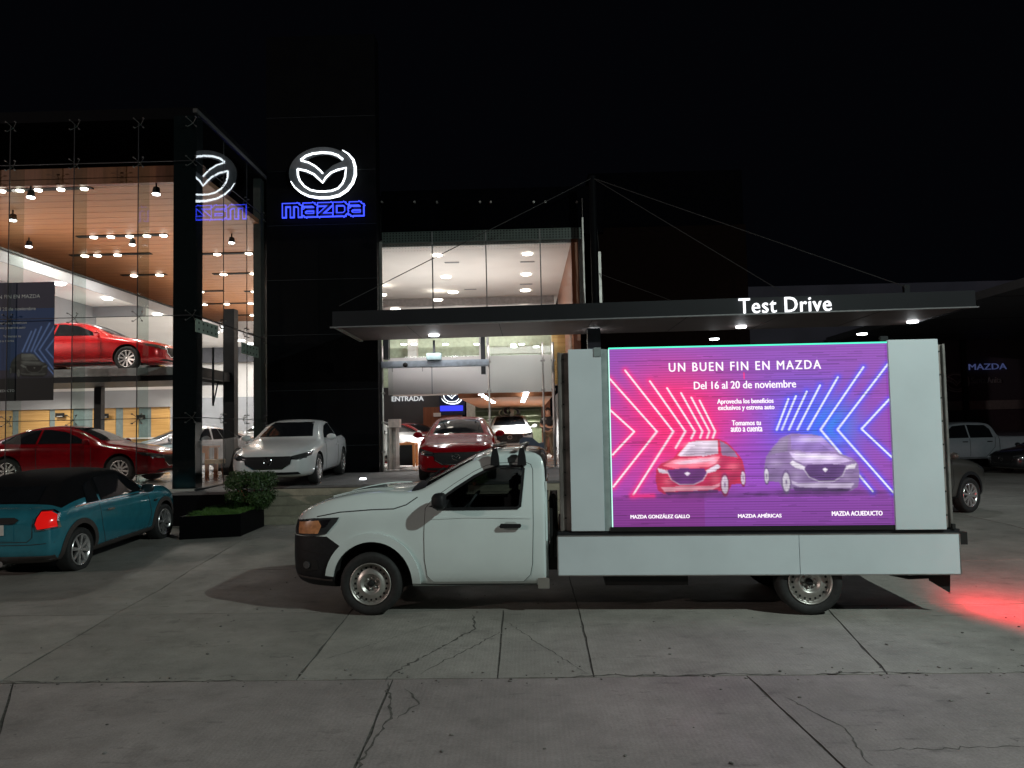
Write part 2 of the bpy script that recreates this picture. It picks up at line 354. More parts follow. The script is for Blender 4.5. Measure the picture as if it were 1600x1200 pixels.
# ---------------------------------------------------------------- vehicles
def section(x, zb, w, zh, wt, zt, zc, yc=0):
    a = (.95*w, zh+.025); L = lambda t: (a[0]+(wt-a[0])*t, a[1]+(zt-a[1])*t)
    pts = [(0, zb), (.82*w, zb), (.97*w, zb+.08), (w, zb+.5*(zh-zb)), (.985*w, zh-.02), L(.1), L(.9), (wt*.96, zt+.25*(zc-zt)), (.55*wt, zt+.8*(zc-zt)), (0, zc)]
    return [(x, y, z) for y, z in pts]
def shell(stations, tagf=None):
    bm = bmesh.new(); rings = []
    for s in stations:
        p = section(*s); L = [bm.verts.new(q) for q in p]; R = [L[0]]+[bm.verts.new((q[0], -q[1], q[2])) for q in p[1:-1]]+[L[-1]]
        rings.append((L, R))
    for i, ((L0, R0), (L1, R1)) in enumerate(zip(rings, rings[1:])):
        for j in range(9):
            f = bm.faces.new((L0[j], L1[j], L1[j+1], L0[j+1])); g = bm.faces.new((R0[j+1], R1[j+1], R1[j], R0[j]))
            if tagf: f.material_index = g.material_index = tagf(i, j)
    for (L, R), flip in ((rings[0], 0), (rings[-1], 1)):
        for j in range(9):
            vs = []
            for v in (L[j], L[j+1], R[j+1], R[j]):
                if v not in vs: vs.append(v)
            bm.faces.new(vs[::-1] if flip else vs)
    bmesh.ops.recalc_face_normals(bm, faces=bm.faces)
    me = bpy.data.meshes.new('shell'); bm.to_mesh(me); bm.free()
    ob = bpy.data.objects.new('shell', me); COL.objects.link(ob)
    for _ in range(3): me.materials.append(None)
    md = ob.modifiers.new('s', 'SUBSURF'); md.levels = md.render_levels = 2
    dg = bpy.context.evaluated_depsgraph_get(); m2 = bpy.data.meshes.new_from_object(ob.evaluated_get(dg)); bpy.data.objects.remove(ob)
    return m2
def apply_bool(me, cut):
    ob = bpy.data.objects.new('b', me); COL.objects.link(ob); co = bpy.data.objects.new('c', cut); COL.objects.link(co)
    md = ob.modifiers.new('b', 'BOOLEAN'); md.object = co; md.operation = 'DIFFERENCE'; md.solver = 'EXACT'; md.material_mode = 'TRANSFER'
    dg = bpy.context.evaluated_depsgraph_get(); dg.update(); m2 = bpy.data.meshes.new_from_object(ob.evaluated_get(dg))
    bpy.data.objects.remove(ob); bpy.data.objects.remove(co); return m2
class Car:
    def __init__(c, name, label, cat, stations, paint, wheels, wr, arch, loc, rotz, group=None, tagf=None, second=None, split=None, ywheel=.62, tilt=0, cuts=()):
        c.root = thing(name, label, cat, loc, rotz, group); c.root.rotation_euler = (0, tilt, rotz)
        me = shell(stations, tagf)
        for k_, m in enumerate((paint, DARK, second or DARK)): me.materials[k_] = m
        bm = bmesh.new(); bm.from_mesh(me); c.bvh = BVHTree.FromBMesh(bm)
        c.W = max(v.co.y for v in bm.verts); c.x0 = min(v.co.x for v in bm.verts); c.x1 = max(v.co.x for v in bm.verts); bm.free()
        cb = bmesh.new()
        for (x, y, sg) in [(x, s*(c.W+.2), s) for x in wheels for s in (-1, 1)]:
            ends = []
            for yy in (y, sg*(ywheel-.10)):
                ends.append([cb.verts.new((x+arch*math.cos(2*PI*k/28), yy, wr+.02+arch*math.sin(2*PI*k/28))) for k in range(28)])
            A, B = ends; fs = [cb.faces.new(A), cb.faces.new(B[::-1])]+[cb.faces.new((A[k], B[k], B[(k+1) % 28], A[(k+1) % 28])) for k in range(28)]
            for f in fs: f.material_index = 1
        bmesh.ops.recalc_face_normals(cb, faces=cb.faces); cm = bpy.data.meshes.new('cut'); cb.to_mesh(cm); cb.free()
        for m in (paint, DARK, second or DARK): cm.materials.append(m)
        me = apply_bool(me, cm)
        for cf in cuts:
            cb = bmesh.new(); cf(cb)
            for f in cb.faces: f.material_index = 1
            bmesh.ops.recalc_face_normals(cb, faces=cb.faces); c2 = bpy.data.meshes.new('cut'); cb.to_mesh(c2); cb.free()
            for m in (paint, DARK, second or DARK): c2.materials.append(m)
            me = apply_bool(me, c2); bpy.data.meshes.remove(c2)
        bm = bmesh.new(); bm.from_mesh(me)
        if split: split(bm)
        for f in bm.faces: f.smooth = f.material_index != 1 or True
        names = {0: 'body', 2: second and (split and 'bumper' or 'soft_top') or 'body'}
        if second:
            b2 = bm.copy(); bmesh.ops.delete(b2, geom=[f for f in b2.faces if f.material_index != 2], context='FACES')
            for f in b2.faces: f.material_index = 0
            c._fin(b2, names[2], [second]); bmesh.ops.delete(bm, geom=[f for f in bm.faces if f.material_index == 2], context='FACES')
        c.body = c._fin(bm, 'body', [paint, DARK]); bpy.data.meshes.remove(cm)
    def _fin(c, bm, name, mats):
        me = bpy.data.meshes.new(name); bm.to_mesh(me); bm.free(); o = link(name, me, c.root, mats)
        try: me.set_sharp_from_angle(angle=math.radians(38))
        except Exception: pass
        return o
    def decal(c, name, polys, plane, m, off=.004, side=1, ml=.09, parent=None, label=None, depth=.012, smooth=True):
        """a thin panel of real thickness laid on the car's curved skin"""
        if polys and not isinstance(polys[0][0], (tuple, list)): polys = [polys]
        bm = bmesh.new()
        for poly in polys:
            vs = [bm.verts.new((a, b, 0)) for a, b in poly]; bm.faces.new(vs)
        bmesh.ops.remove_doubles(bm, verts=bm.verts, dist=1e-4); bmesh.ops.triangulate(bm, faces=bm.faces[:])
        for _ in range(7):
            es = [e for e in bm.edges if e.calc_length() > ml]
            if not es: break
            bmesh.ops.subdivide_edges(bm, edges=es, cuts=1); bmesh.ops.triangulate(bm, faces=bm.faces[:])
        d, org = {'side': (Vector((0, -side, 0)), lambda a, b: Vector((a, side*4, b))), 'nose': (Vector((1, 0, 0)), lambda a, b: Vector((c.x0-4, a, b))),
                  'tail': (Vector((-1, 0, 0)), lambda a, b: Vector((c.x1+4, a, b))), 'top': (Vector((0, 0, -1)), lambda a, b: Vector((a, b, 5)))}[plane]
        fwd = {}; miss = []
        for v in bm.verts:
            o_ = org(v.co.x, v.co.y); h, n, _, _ = c.bvh.ray_cast(o_, d)
            if h is None:
                h, n, _, _ = c.bvh.find_nearest(o_+d*(4.0)) if plane != 'top' else c.bvh.find_nearest(o_+d*4.)
            fwd[v] = (h, n)
        for v, (h, n) in fwd.items(): v.co = h+n*off-d*off*.5
        nv = {v: fwd[v][1] for v in bm.verts}
        fs = bm.faces[:]; be = [e for e in bm.edges if e.is_boundary]
        low = {}
        for e in be:
            for v in e.verts:
                if v not in low: low[v] = bm.verts.new(v.co-nv[v]*depth)
        for e in be: bm.faces.new((e.verts[0], e.verts[1], low[e.verts[1]], low[e.verts[0]]))
        bmesh.ops.remove_doubles(bm, verts=bm.verts, dist=1e-5)
        bmesh.ops.recalc_face_normals(bm, faces=bm.faces)
        # keep the outer sheet facing out
        s_ = sum(1 if f.normal.dot(d) < 0 else -1 for f in bm.faces if len(f.verts) == 3)
        if s_ < 0: bmesh.ops.reverse_faces(bm, faces=bm.faces)
        me = bpy.data.meshes.new(name); bm.to_mesh(me); bm.free()
        o = link(name, me, parent or c.root, m)
        if smooth:
            me.polygons.foreach_set('use_smooth', [True]*len(me.polygons))
            try: me.set_sharp_from_angle(angle=math.radians(40))
            except Exception: pass
        if label: o['label'] = label
        return o
    def seam(c, name, pts, side, m=None, w=.009, off=.0025, closed=False, parent=None, plane='side'):
        q = []; n = len(pts); rngi = range(n if closed else n-1)
        for i in rngi:
            a = Vector(pts[i]); b = Vector(pts[(i+1) % n]); t = (b-a).normalized(); s = Vector((-t.y, t.x))*w/2; a = a-t*w*.3; b = b+t*w*.3
            q.append([tuple(a-s), tuple(b-s), tuple(b+s), tuple(a+s)])
        return c.decal(name, q, plane, m or SEAM, off, side, ml=.1, parent=parent, depth=.004, smooth=False)
    def wheel(c, x, side, y, r, w=.22, rimr=None, style='alloy', n=10, rimmat=None):
        rimr = rimr or r*.68; s = side; t = bmesh.new(); h = w/2
        lathe_y(t, [(rimr-.01, -s*h*.8), (r*.86, -s*h), (r*.96, -s*h*.96), (r, -s*h*.72), (r, s*h*.72), (r*.965, s*h*.95), (r*.86, s*h), (rimr+.012, s*h*.93), (rimr, s*h*.8), (rimr-.004, -s*h*.5)], 36)
        for k in range(40):
            a = 2*PI*k/40; ca, sa = math.cos(a), math.sin(a)
            for yy in (-.45, .1, .6):
                p = Vector((ca*r, s*h*yy, sa*r)); 
        tyre = bm_obj('wheel', t, RUBBER, c.root, True); tyre.location = (x, s*(y-h), r)
        b = bmesh.new(); f = s*h; R = rimr
        if style == 'steel':
            prof = [(R, f*.80), (R*1.0, f*.98), (R*.955, f*.98), (R*.93, f*.6), (R*.90, f*.45), (R*.86, f*.5), (R*.70, f*.66), (R*.60, f*.74), (R*.52, f*.86), (R*.46, f*.84), (R*.40, f*.55), (R*.36, f*.5), (R*.02, f*.5)]
            lathe_y(b, prof, 40)
            for k in range(20):
                a = 2*PI*k/20; cx, cz = R*.775*math.cos(a), R*.775*math.sin(a); yy = f*.60+s*.003
                vs = [b.verts.new((cx+.0135*math.cos(u), yy+s*.002, cz+.0135*math.sin(u))) for u in np.linspace(0, 2*PI, 10)[:-1]]
                g = b.faces.new(vs); g.material_index = 1
            for k in range(6):
                a = 2*PI*k/6+.3; lathe_y(b, [(.016, f*.5), (.015, f*.62), (.001, f*.63)], 6, 0, (R*.26*math.cos(a), 0, R*.26*math.sin(a)))
            lathe_y(b, [(R*.16, f*.5), (R*.155, f*.72), (R*.11, f*.78), (.001, f*.78)], 14, 1)
            mats = [rimmat or STEEL, DARK]
        else:
            lathe_y(b, [(R, f*.8), (R, f*.97), (R*.93, f*.95), (R*.90, f*.4), (R*.88, f*.2)], 36)
            lathe_y(b, [(R*.90, f*.15), (R*.5, f*.1), (.001, f*.1)], 24, 1)
            lathe_y(b, [(R*.2, f*.3), (R*.19, f*.8), (R*.1, f*.86), (.001, f*.86)], 16)
            for k in range(n):
                a = 2*PI*k/n+.2; u = Vector((math.cos(a), 0, math.sin(a))); v = Vector((-math.sin(a), 0, math.cos(a)))
                w0, w1 = R*.085, R*.115; y0, y1 = f*.82, f*.90
                def V(d, e, yy): q = u*d+v*e; return b.verts.new((q.x, yy, q.z))
                o0 = [V(R*.12, -w0, y0), V(R*.12, w0, y0), V(R*.93, w1, y1), V(R*.93, -w1, y1)]; o1 = [V(R*.12, -w0*.8, f*.55), V(R*.12, w0*.8, f*.55), V(R*.93, w1*.8, f*.6), V(R*.93, -w1*.8, f*.6)]
                b.faces.new(o0); b.faces.new(o1[::-1])
                for i in range(4): b.faces.new((o0[i], o1[i], o1[(i+1) % 4], o0[(i+1) % 4]))
            mats = [rimmat or ALLOY, DARK]
        rim = bm_obj('rim', b, mats, tyre); return tyre
    def wheels(c, xs, y, r, **k):
        for x in xs:
            for s in (-1, 1): c.wheel(x, s, y, r, **k)
    def mirror(c, x, z, y, side, m, sx=.09, sy=.11, sz=.075):
        b = bmesh.new(); bmesh.ops.create_icosphere(b, subdivisions=3, radius=1)
        for v in b.verts:
            v.co = Vector((v.co.x*sx*(1 if v.co.x < 0 else .45), v.co.y*sy, v.co.z*sz)); v.co += Vector((x, side*(y+sy), z+.02))
        box(b, x-.02, x+.03, side*(y-.06), side*(y+.06), z-.04, z-.005)
        o = bm_obj('mirror', b, m, c.root, True); return o
def place(front, rear, ht, xf, s):
    """car origin from the ground contact of two outer wheels on side s (local y sign)"""
    d = Vector(rear)-Vector(front); th = math.atan2(d.y, d.x); R = Matrix.Rotation(th, 2)
    o = Vector(front[:2])-R @ Vector((xf, s*ht)); return (o.x, o.y, front[2]), th

SEDAN = [(0, .34, .40, .50, .34, .58, .60), (.035, .25, .64, .58, .48, .67, .70), (.20, .20, .81, .67, .60, .77, .80), (.55, .18, .885, .75, .70, .85, .89), (.95, .18, .90, .81, .72, .91, .95),
         (1.38, .18, .90, .88, .72, .97, 1.01), (1.52, .18, .90, .90, .70, 1.04, 1.09), (2.18, .18, .90, .93, .60, 1.36, 1.42), (2.75, .18, .90, .94, .59, 1.40, 1.455), (3.35, .18, .90, .95, .61, 1.335, 1.40),
         (4.02, .19, .885, .93, .68, 1.08, 1.14), (4.30, .22, .84, .90, .68, 1.02, 1.07), (4.52, .28, .76, .85, .60, .97, 1.01), (4.61, .38, .60, .78, .46, .88, .90)]
SUVST = [(0, .42, .45, .68, .38, .78, .80), (.05, .33, .70, .80, .54, .90, .93), (.25, .27, .86, .90, .66, 1.0, 1.03), (.65, .25, .92, .97, .74, 1.08, 1.11), (1.05, .25, .93, 1.01, .76, 1.12, 1.16),
         (1.35, .25, .93, 1.04, .76, 1.16, 1.20), (1.45, .25, .93, 1.05, .74, 1.22, 1.27), (2.05, .25, .93, 1.08, .64, 1.57, 1.62), (2.6, .25, .93, 1.09, .63, 1.62, 1.68), (3.4, .25, .93, 1.10, .62, 1.60, 1.66),
         (4.0, .27, .91, 1.11, .62, 1.50, 1.58), (4.35, .33, .87, 1.11, .64, 1.22, 1.30), (4.50, .39, .79, 1.0, .56, 1.06, 1.10), (4.54, .47, .66, .9, .46, .96, .98)]
MINI = [(0, .32, .45, .55, .38, .66, .69), (.04, .25, .64, .66, .50, .78, .82), (.20, .21, .78, .76, .62, .88, .92), (.55, .19, .85, .84, .70, .95, .98), (1.0, .18, .865, .88, .72, .98, 1.01),
        (1.25, .18, .865, .90, .72, 1.01, 1.04), (1.36, .18, .865, .91, .68, 1.08, 1.12), (1.76, .18, .865, .92, .62, 1.34, 1.38), (2.1, .18, .865, .93, .61, 1.39, 1.43), (2.75, .18, .865, .94, .61, 1.38, 1.43),
        (3.12, .18, .865, .94, .60, 1.34, 1.39), (3.42, .19, .86, .94, .63, 1.12, 1.16), (3.54, .20, .855, .94, .66, .985, 1.01), (3.72, .24, .83, .90, .62, .95, .97), (3.82, .30, .77, .80, .54, .87, .89), (3.85, .42, .66, .68, .48, .76, .78)]
CREW = [(0, .60, .60, .85, .50, .95, .97), (.06, .48, .82, 1.0, .66, 1.10, 1.12), (.3, .42, .95, 1.10, .76, 1.2, 1.23), (.9, .40, 1.0, 1.17, .84, 1.27, 1.30), (1.55, .40, 1.0, 1.20, .84, 1.32, 1.36),
        (1.68, .40, 1.0, 1.21, .82, 1.38, 1.42), (2.35, .40, 1.0, 1.24, .72, 1.82, 1.87), (2.9, .40, 1.0, 1.24, .72, 1.86, 1.92), (3.75, .40, 1.0, 1.24, .72, 1.85, 1.90), (3.98, .40, 1.0, 1.24, .74, 1.78, 1.82),
        (4.12, .40, 1.0, 1.24, .86, 1.36, 1.34), (4.18, .40, 1.0, 1.24, .90, 1.30, 1.28), (5.2, .42, 1.0, 1.24, .90, 1.30, 1.28), (5.78, .46, 1.0, 1.24, .90, 1.30, 1.28), (5.83, .5, .98, 1.2, .88, 1.26, 1.26)]
def arc(cx, cz, r, a0, a1, n): return [(cx+r*math.cos(math.radians(a0+(a1-a0)*i/n)), cz+r*math.sin(math.radians(a0+(a1-a0)*i/n))) for i in range(n+1)]
def ringpoly(cx, cz, r0, r1, a0, a1, n=16):
    out = []
    A, B = arc(cx, cz, r0, a0, a1, n), arc(cx, cz, r1, a0, a1, n)
    for i in range(n): out.append([A[i], A[i+1], B[i+1], B[i]])
    return out
def badge(bm, c, s, ax='x', depth=.012):
    """oval ring with a spread-wing V, drawn in the plane across axis ax"""
    def T(u, v): return (c[0], c[1]+u*s, c[2]+v*s) if ax == 'x' else (c[0]+u*s, c[1], c[2]+v*s)
    tube(bm, [T(math.cos(t), .78*math.sin(t)) for t in np.linspace(0, 2*PI, 25)[:-1]], depth, 6, closed=True)
    tube(bm, [T(-.86, .34), T(-.45, .2), T(-.12, -.1), T(0, -.3), T(.12, -.1), T(.45, .2), T(.86, .34)], depth, 6)
def dress(c, kind, glass=CARGLASS, doors=True, plate=None, mirrors=True, mirror_mat=None, paint=None):
    """lamps, grille, windows, seams and mirrors for a sedan or SUV body"""
    W = c.W
    if kind == 'sedan':
        ws = [(-.60, 1.045), (.60, 1.045), (.53, 1.22), (.47, 1.365), (-.47, 1.365), (-.53, 1.22)]
        rw = [(-.55, 1.135), (.55, 1.135), (.46, 1.33), (-.46, 1.33)]
        fw = [(1.72, .985), (2.02, 1.14), (2.35, 1.27), (2.72, 1.325), (2.90, 1.33), (2.92, .99)]
        rr = [(2.98, .99), (2.96, 1.33), (3.25, 1.31), (3.55, 1.22), (3.86, 1.07), (3.82, 1.01)]
        d1 = [(1.62, .90), (1.60, .45), (1.70, .27), (2.92, .27), (2.95, .95)]; d2 = [(2.95, .95), (2.93, .27), (3.35, .27), (3.45, .55), (3.80, .80), (3.86, .98)]
        gr = [(-.50, .66), (.50, .66), (.46, .50), (.30, .40), (-.30, .40), (-.46, .50)]; hl = [(.50, .665), (.64, .70), (.83, .75), (.83, .67), (.66, .585), (.48, .59)]
        hls = [(.10, .665), (.42, .72), (.50, .735), (.38, .675), (.14, .63)]; lo = [(-.62, .33), (.62, .33), (.66, .28), (-.66, .28)]; bz = .565; mz = 1.0; mx = 1.70; tl = [(.42, .86), (.74, .88), (.76, .80), (.42, .79)]
        tls = [(4.28, .87), (4.50, .87), (4.56, .80), (4.36, .79)]; hz = .80; hx = (2.62, 3.32)
    else:
        ws = [(-.66, 1.235), (.66, 1.235), (.58, 1.42), (.53, 1.58), (-.53, 1.58), (-.58, 1.42)]
        rw = [(-.55, 1.2), (.55, 1.2), (.5, 1.5), (-.5, 1.5)]
        fw = [(1.62, 1.14), (1.85, 1.30), (2.15, 1.47), (2.5, 1.53), (2.72, 1.54), (2.74, 1.14)]; rr = [(2.80, 1.14), (2.78, 1.54), (3.4, 1.52), (3.85, 1.42), (4.0, 1.28), (3.9, 1.16)]
        d1 = [(1.5, 1.05), (1.50, .6), (1.60, .40), (2.76, .40), (2.77, 1.1)]; d2 = [(2.77, 1.1), (2.76, .40), (3.25, .40), (3.35, .7), (3.65, .95), (3.72, 1.12)]
        gr = [(-.52, .88), (.52, .88), (.50, .68), (.32, .54), (-.32, .54), (-.50, .68)]; hl = [(.52, .87), (.66, .89), (.84, .93), (.84, .86), (.62, .80), (.50, .80)]
        hls = [(.10, .87), (.48, .94), (.58, .955), (.42, .88), (.14, .82)]; lo = [(-.66, .44), (.66, .44), (.70, .36), (-.70, .36)]; bz = .76; mz = 1.17; mx = 1.62; tl = [(.45, 1.0), (.80, 1.02), (.80, .93), (.45, .92)]
        tls = [(4.18, 1.0), (4.44, 1.0), (4.48, .93), (4.24, .92)]; hz = .95; hx = (2.5, 3.3)
    c.decal('windscreen', ws, 'nose', glass, .004); c.decal('rear_window', rw, 'tail', glass, .004)
    g = c.decal('grille', gr, 'nose', PLASTIC, .006); c.decal('air_intake', lo, 'nose', PLASTIC, .005)
    b = bmesh.new(); h, n, _, _ = c.bvh.ray_cast(Vector((c.x0-3, 0, bz)), Vector((1, 0, 0))); badge(b, (h.x-.012, 0, bz), .085, depth=.009); bm_obj('badge', b, CHROME, g)
    c.seam('grille_trim', [gr[0], gr[5], gr[4], gr[3], gr[2], gr[1]], 1, CHROME, .016, .010, plane='nose', parent=g)
    for s in (-1, 1):
        h = c.decal('headlight', [(s*y, z) for y, z in hl], 'nose', LAMPG, .006)
        c.seam('lamp_strip', [(s*hl[5][0], hl[5][1]+.02), (s*(hl[4][0]+.1), hl[4][1]+.04)], 1, CHROME, .02, .010, plane='nose', parent=h)
        c.decal('headlight', hls, 'side', LAMPG, .005, s)
        c.decal('tail_light', [(s*y, z) for y, z in tl], 'tail', TAILDIM, .006); c.decal('tail_light', tls, 'side', TAILDIM, .005, s)
        c.decal('side_window', fw, 'side', glass, .005, s); c.decal('side_window', rr, 'side', glass, .005, s)
        if doors:
            c.seam('door_seam', d1, s, w=.008); c.seam('door_seam', d2, s, w=.008)
            for x in hx:
                c.decal('door_handle', [(x, hz), (x+.2, hz+.005), (x+.2, hz+.03), (x, hz+.025)], 'side', paint or CHROME, .022, s)
        c.decal('sill_trim', [(1.35, .255 if kind == 'sedan' else .36), (1.35, .215 if kind == 'sedan' else .29), (3.3, .215 if kind == 'sedan' else .29), (3.3, .255 if kind == 'sedan' else .36)], 'side', PLASTIC, .006, s)
        if mirrors: c.mirror(mx, mz, W-.02, s, mirror_mat or paint or PLASTIC)
AMBER = mat("amber_lens", (.62, .27, .12), .2, var=.25, scale=14, coat=.6)
LAMPG = mat('headlamp_glass', (.10, .105, .11), .06, .6, spec=.9); TAILDIM = mat('tail_lamp_plastic', (.25, .008, .006), .15, coat=1.)
def sedan(label, paint, loc, rot, group=None, name='sedan_car', **k):
    c = Car(name, label, 'car', SEDAN, paint, (.93, 3.655), .335, .375, loc, rot, group)
    c.wheels((.93, 3.655), c.W-.015, .335, **k); dress(c, 'sedan', paint=paint); return c
def suv(label, paint, loc, rot, group=None, cladding=True, name='suv_car', **k):
    c = Car(name, label, 'car', SUVST, paint, (.92, 3.62), .36, .41, loc, rot, group)
    c.wheels((.92, 3.62), c.W-.015, .36, **k); dress(c, 'suv', paint=paint)
    if cladding:
        for s in (-1, 1):
            for x in (.92, 3.62): c.decal('arch_trim', ringpoly(x, .38, .405, .47, -8, 188), 'side', PLASTIC, .010, s)
    return c
# ---------------------------------------------------------------- ground
def gz(x, y):
    t = min(max((y-10.2)/4.0, 0), 1); return -.006*(x+1.7)+.01+.17*t
GZB = [10.2, 14.2]
def ccw(p):
    a = sum(p[i][0]*p[(i+1) % len(p)][1]-p[(i+1) % len(p)][0]*p[i][1] for i in range(len(p))); return p if a > 0 else p[::-1]
def shrink(poly, d):
    poly = ccw(poly); n = len(poly); L = []
    for i in range(n):
        a, b = Vector(poly[i]), Vector(poly[(i+1) % n]); t = (b-a).normalized(); nn = Vector((-t.y, t.x)); L.append((a+nn*d, t))
    out = []
    for i in range(n):
        (p, t), (q, u) = L[i-1], L[i]; den = t.x*u.y-t.y*u.x
        if abs(den) < 1e-6: out.append(tuple(q)); continue
        s = ((q.x-p.x)*u.y-(q.y-p.y)*u.x)/den; out.append(tuple(p+t*s))
    return out
def slab(name, poly, m, parent, zf, joint=.0055, depth=.05, breaks=(), jag=.006, step=.22):
    poly = shrink(poly, joint/1.0); pts = []; n = len(poly)
    for i in range(n):
        a, b = Vector(poly[i]), Vector(poly[(i+1) % n]); L = (b-a).length; k = max(1, int(L/step))
        nn = Vector((-(b-a).y, (b-a).x)).normalized()
        for j in range(k): pts.append(a+(b-a)*(j/k)+(nn*abs(random.gauss(0, jag)) if j else Vector((0, 0))))
    bm = bmesh.new(); f = bm.faces.new([bm.verts.new((p.x, p.y, 0)) for p in pts])
    for yb in breaks: bmesh.ops.bisect_plane(bm, geom=bm.verts[:]+bm.edges[:]+bm.faces[:], plane_co=(0, yb, 0), plane_no=(0, 1, 0))
    for v in bm.verts: v.co.z = zf(v.co.x, v.co.y)
    be = [e for e in bm.edges if e.is_boundary]; low = {}
    for e in be:
        for v in e.verts:
            if v not in low: low[v] = bm.verts.new(v.co-Vector((0, 0, depth)))
    for e in be: bm.faces.new((e.verts[0], e.verts[1], low[e.verts[1]], low[e.verts[0]]))
    return bm_obj(name, bm, m, parent)
# joint bed that carries the slabs, large enough to reach the horizon
bm = bmesh.new(); xs = [-150, -30, -14, -8, 0, 8, 20, 40, 150]; ys = [-30, 0, 6, 10.2, 14.2, 20, 40, 180]
V = [[bm.verts.new((x, y, gz(max(-30, min(x, 40)), y)-.008)) for x in xs] for y in ys]
for j in range(len(ys)-1):
    for i in range(len(xs)-1): bm.faces.new((V[j][i], V[j][i+1], V[j+1][i+1], V[j+1][i]))
yard = bm_obj('yard_ground', bm, JOINT); tag(yard, 'grey concrete yard of cast slabs with dirty joints', kind='structure')
Y1, Y2, Y3 = 6.42, 8.80, 11.3
row = [[(-9.5, 3.0), (-6.9, Y1), (-4.28, Y1), (-2.3, 3.0)], [(-2.3, 3.0), (-4.28, Y1), (-1.13, Y1), (-1.02, 3.0)], [(-1.02, 3.0), (-1.13, Y1), (1.76, Y1), (1.93, 3.0)], [(1.93, 3.0), (1.76, Y1), (5.2, Y1), (5.4, 3.0)], [(5.4, 3.0), (5.2, Y1), (8.6, Y1), (8.8, 3.0)]]
xs1 = [(-7.2, -7.5), (-4.42, -4.72), (-1.93, -2.02), (-.27, -.29), (.52, .56), (2.9, 3.32), (6.6, 7.1), (9.9, 10.6)]
for a, b in zip(xs1, xs1[1:]): row.append([(a[0], Y1), (a[1], Y2), (b[1], Y2), (b[0], Y1)])
xs2 = [(-7.5, -7.9), (-4.72, -4.95), (-2.02, -2.1), (.56, .56), (3.32, 3.6), (7.1, 8.6), (10.6, 12.2), (14, 16)]
for a, b in zip(xs2, xs2[1:]): row.append([(a[0], Y2), (a[1], Y3), (b[1], Y3), (b[0], Y2)])
xs3 = [(-11.4, -11.4), (-7.9, -7.9), (-4.95, -5.15), (-2.1, -2.1), (.56, .56), (3.6, 4.0)]
for a, b in zip(xs3, xs3[1:]): row.append([(a[0], Y3), (a[1], 15.74), (b[1], 15.74), (b[0], Y3)])
for a, b in zip([4.0, 8.6, 12.4, 16.5], [8.6, 12.4, 16.5, 21]): row.append([(a if a > 4 else 3.6, Y3), (a+.3 if a > 4 else 4.0, 17.4), (b+.3, 17.4), (b, Y3)]); 
for j, (y0, y1) in enumerate([(17.4, 22.5), (22.5, 28.6)]):
    for a in [4.3, 9, 13.5, 18, 23]: row.append([(a, y0), (a, y1), (a+4.5, y1), (a+4.5, y0)])
for a, b in ((-11.4, -7.2), ): row.append([(a, Y1), (a, Y3), (-7.9, Y3), (-7.2, Y1)])
row.append([(-9.5, -3.0), (-9.5, 3.0), (-2.3, 3.0), (-2.3, -3.0)]); row.append([(-2.3, -3.0), (-2.3, 3), (1.9, 3), (1.9, -3)]); row.append([(1.9, -3.0), (1.9, 3), (8.8, 3), (8.8, -3)])
for r in row: slab('concrete_slab', r, CONCP if max(q[1] for q in r) < Y1+.01 else CONC, yard, gz, breaks=GZB)
# cracks with crumbled edges: narrow broken furrows of dirt on the slabs
def crack(pts, w, name='crack', jit=.03):
    bm = bmesh.new(); P0 = []
    for (a, b) in zip(pts, pts[1:]):
        n = max(2, int(math.dist(a, b)/.05))
        for i in range(n): P0.append(Vector(a).lerp(Vector(b), i/n)+Vector((random.gauss(0, jit*.35), random.gauss(0, jit*.35))))
    L, R = [], []
    for i, p in enumerate(P0):
        t = (P0[min(i+1, len(P0)-1)]-P0[max(i-1, 0)]).normalized(); s = Vector((-t.y, t.x)); k = .55*w*random.uniform(.2, 1.)*min(1, (i+.3)/4, (len(P0)-i)/4)
        for LL, sg in ((L, 1), (R, -1)):
            q = p+s*sg*k/2; LL.append(bm.verts.new((q.x, q.y, gz(q.x, q.y)+.0015)))
    for i in range(len(L)-1): bm.faces.new((L[i], L[i+1], R[i+1], R[i]))
    bm_obj(name, bm, JOINT, yard)
crack([(-.62, 8.6), (-.55, 8.0), (-.85, 7.3), (-1.15, 6.6), (-1.2, 6.3)], .055); crack([(-.27, 7.9), (-.6, 7.2), (-.95, 6.5)], .03); crack([(-.25, 8.3), (.1, 7.4), (.5, 6.45)], .02)
crack([(-1.15, 6.35), (-1.0, 5.6), (-1.08, 4.6)], .05); crack([(-1.0, 6.2), (-.85, 5.9), (-.95, 5.5)], .04); crack([(-1.9, 6.9), (-1.2, 7.9), (-.9, 8.4)], .012)
crack([(2.1, 4.95), (3.4, 5.0), (5.1, 4.9)], .02); crack([(.2, 4.65), (.9, 4.6), (1.8, 4.7)], .03); crack([(1.9, 5.9), (2.1, 5.3), (2.0, 4.7)], .035, jit=.02)
for xa in (1.1, 2.3, 3.9, .2, 4.8, -4.9): crack([(xa, Y1+.01), (xa+.5, Y1+.05), (xa+1.0, Y1+.01)], .06, jit=.03)
crack([(-5.4, Y1-.06), (-4.6, Y1), (-3.6, Y1), (-2.3, Y1+.01)], .05)
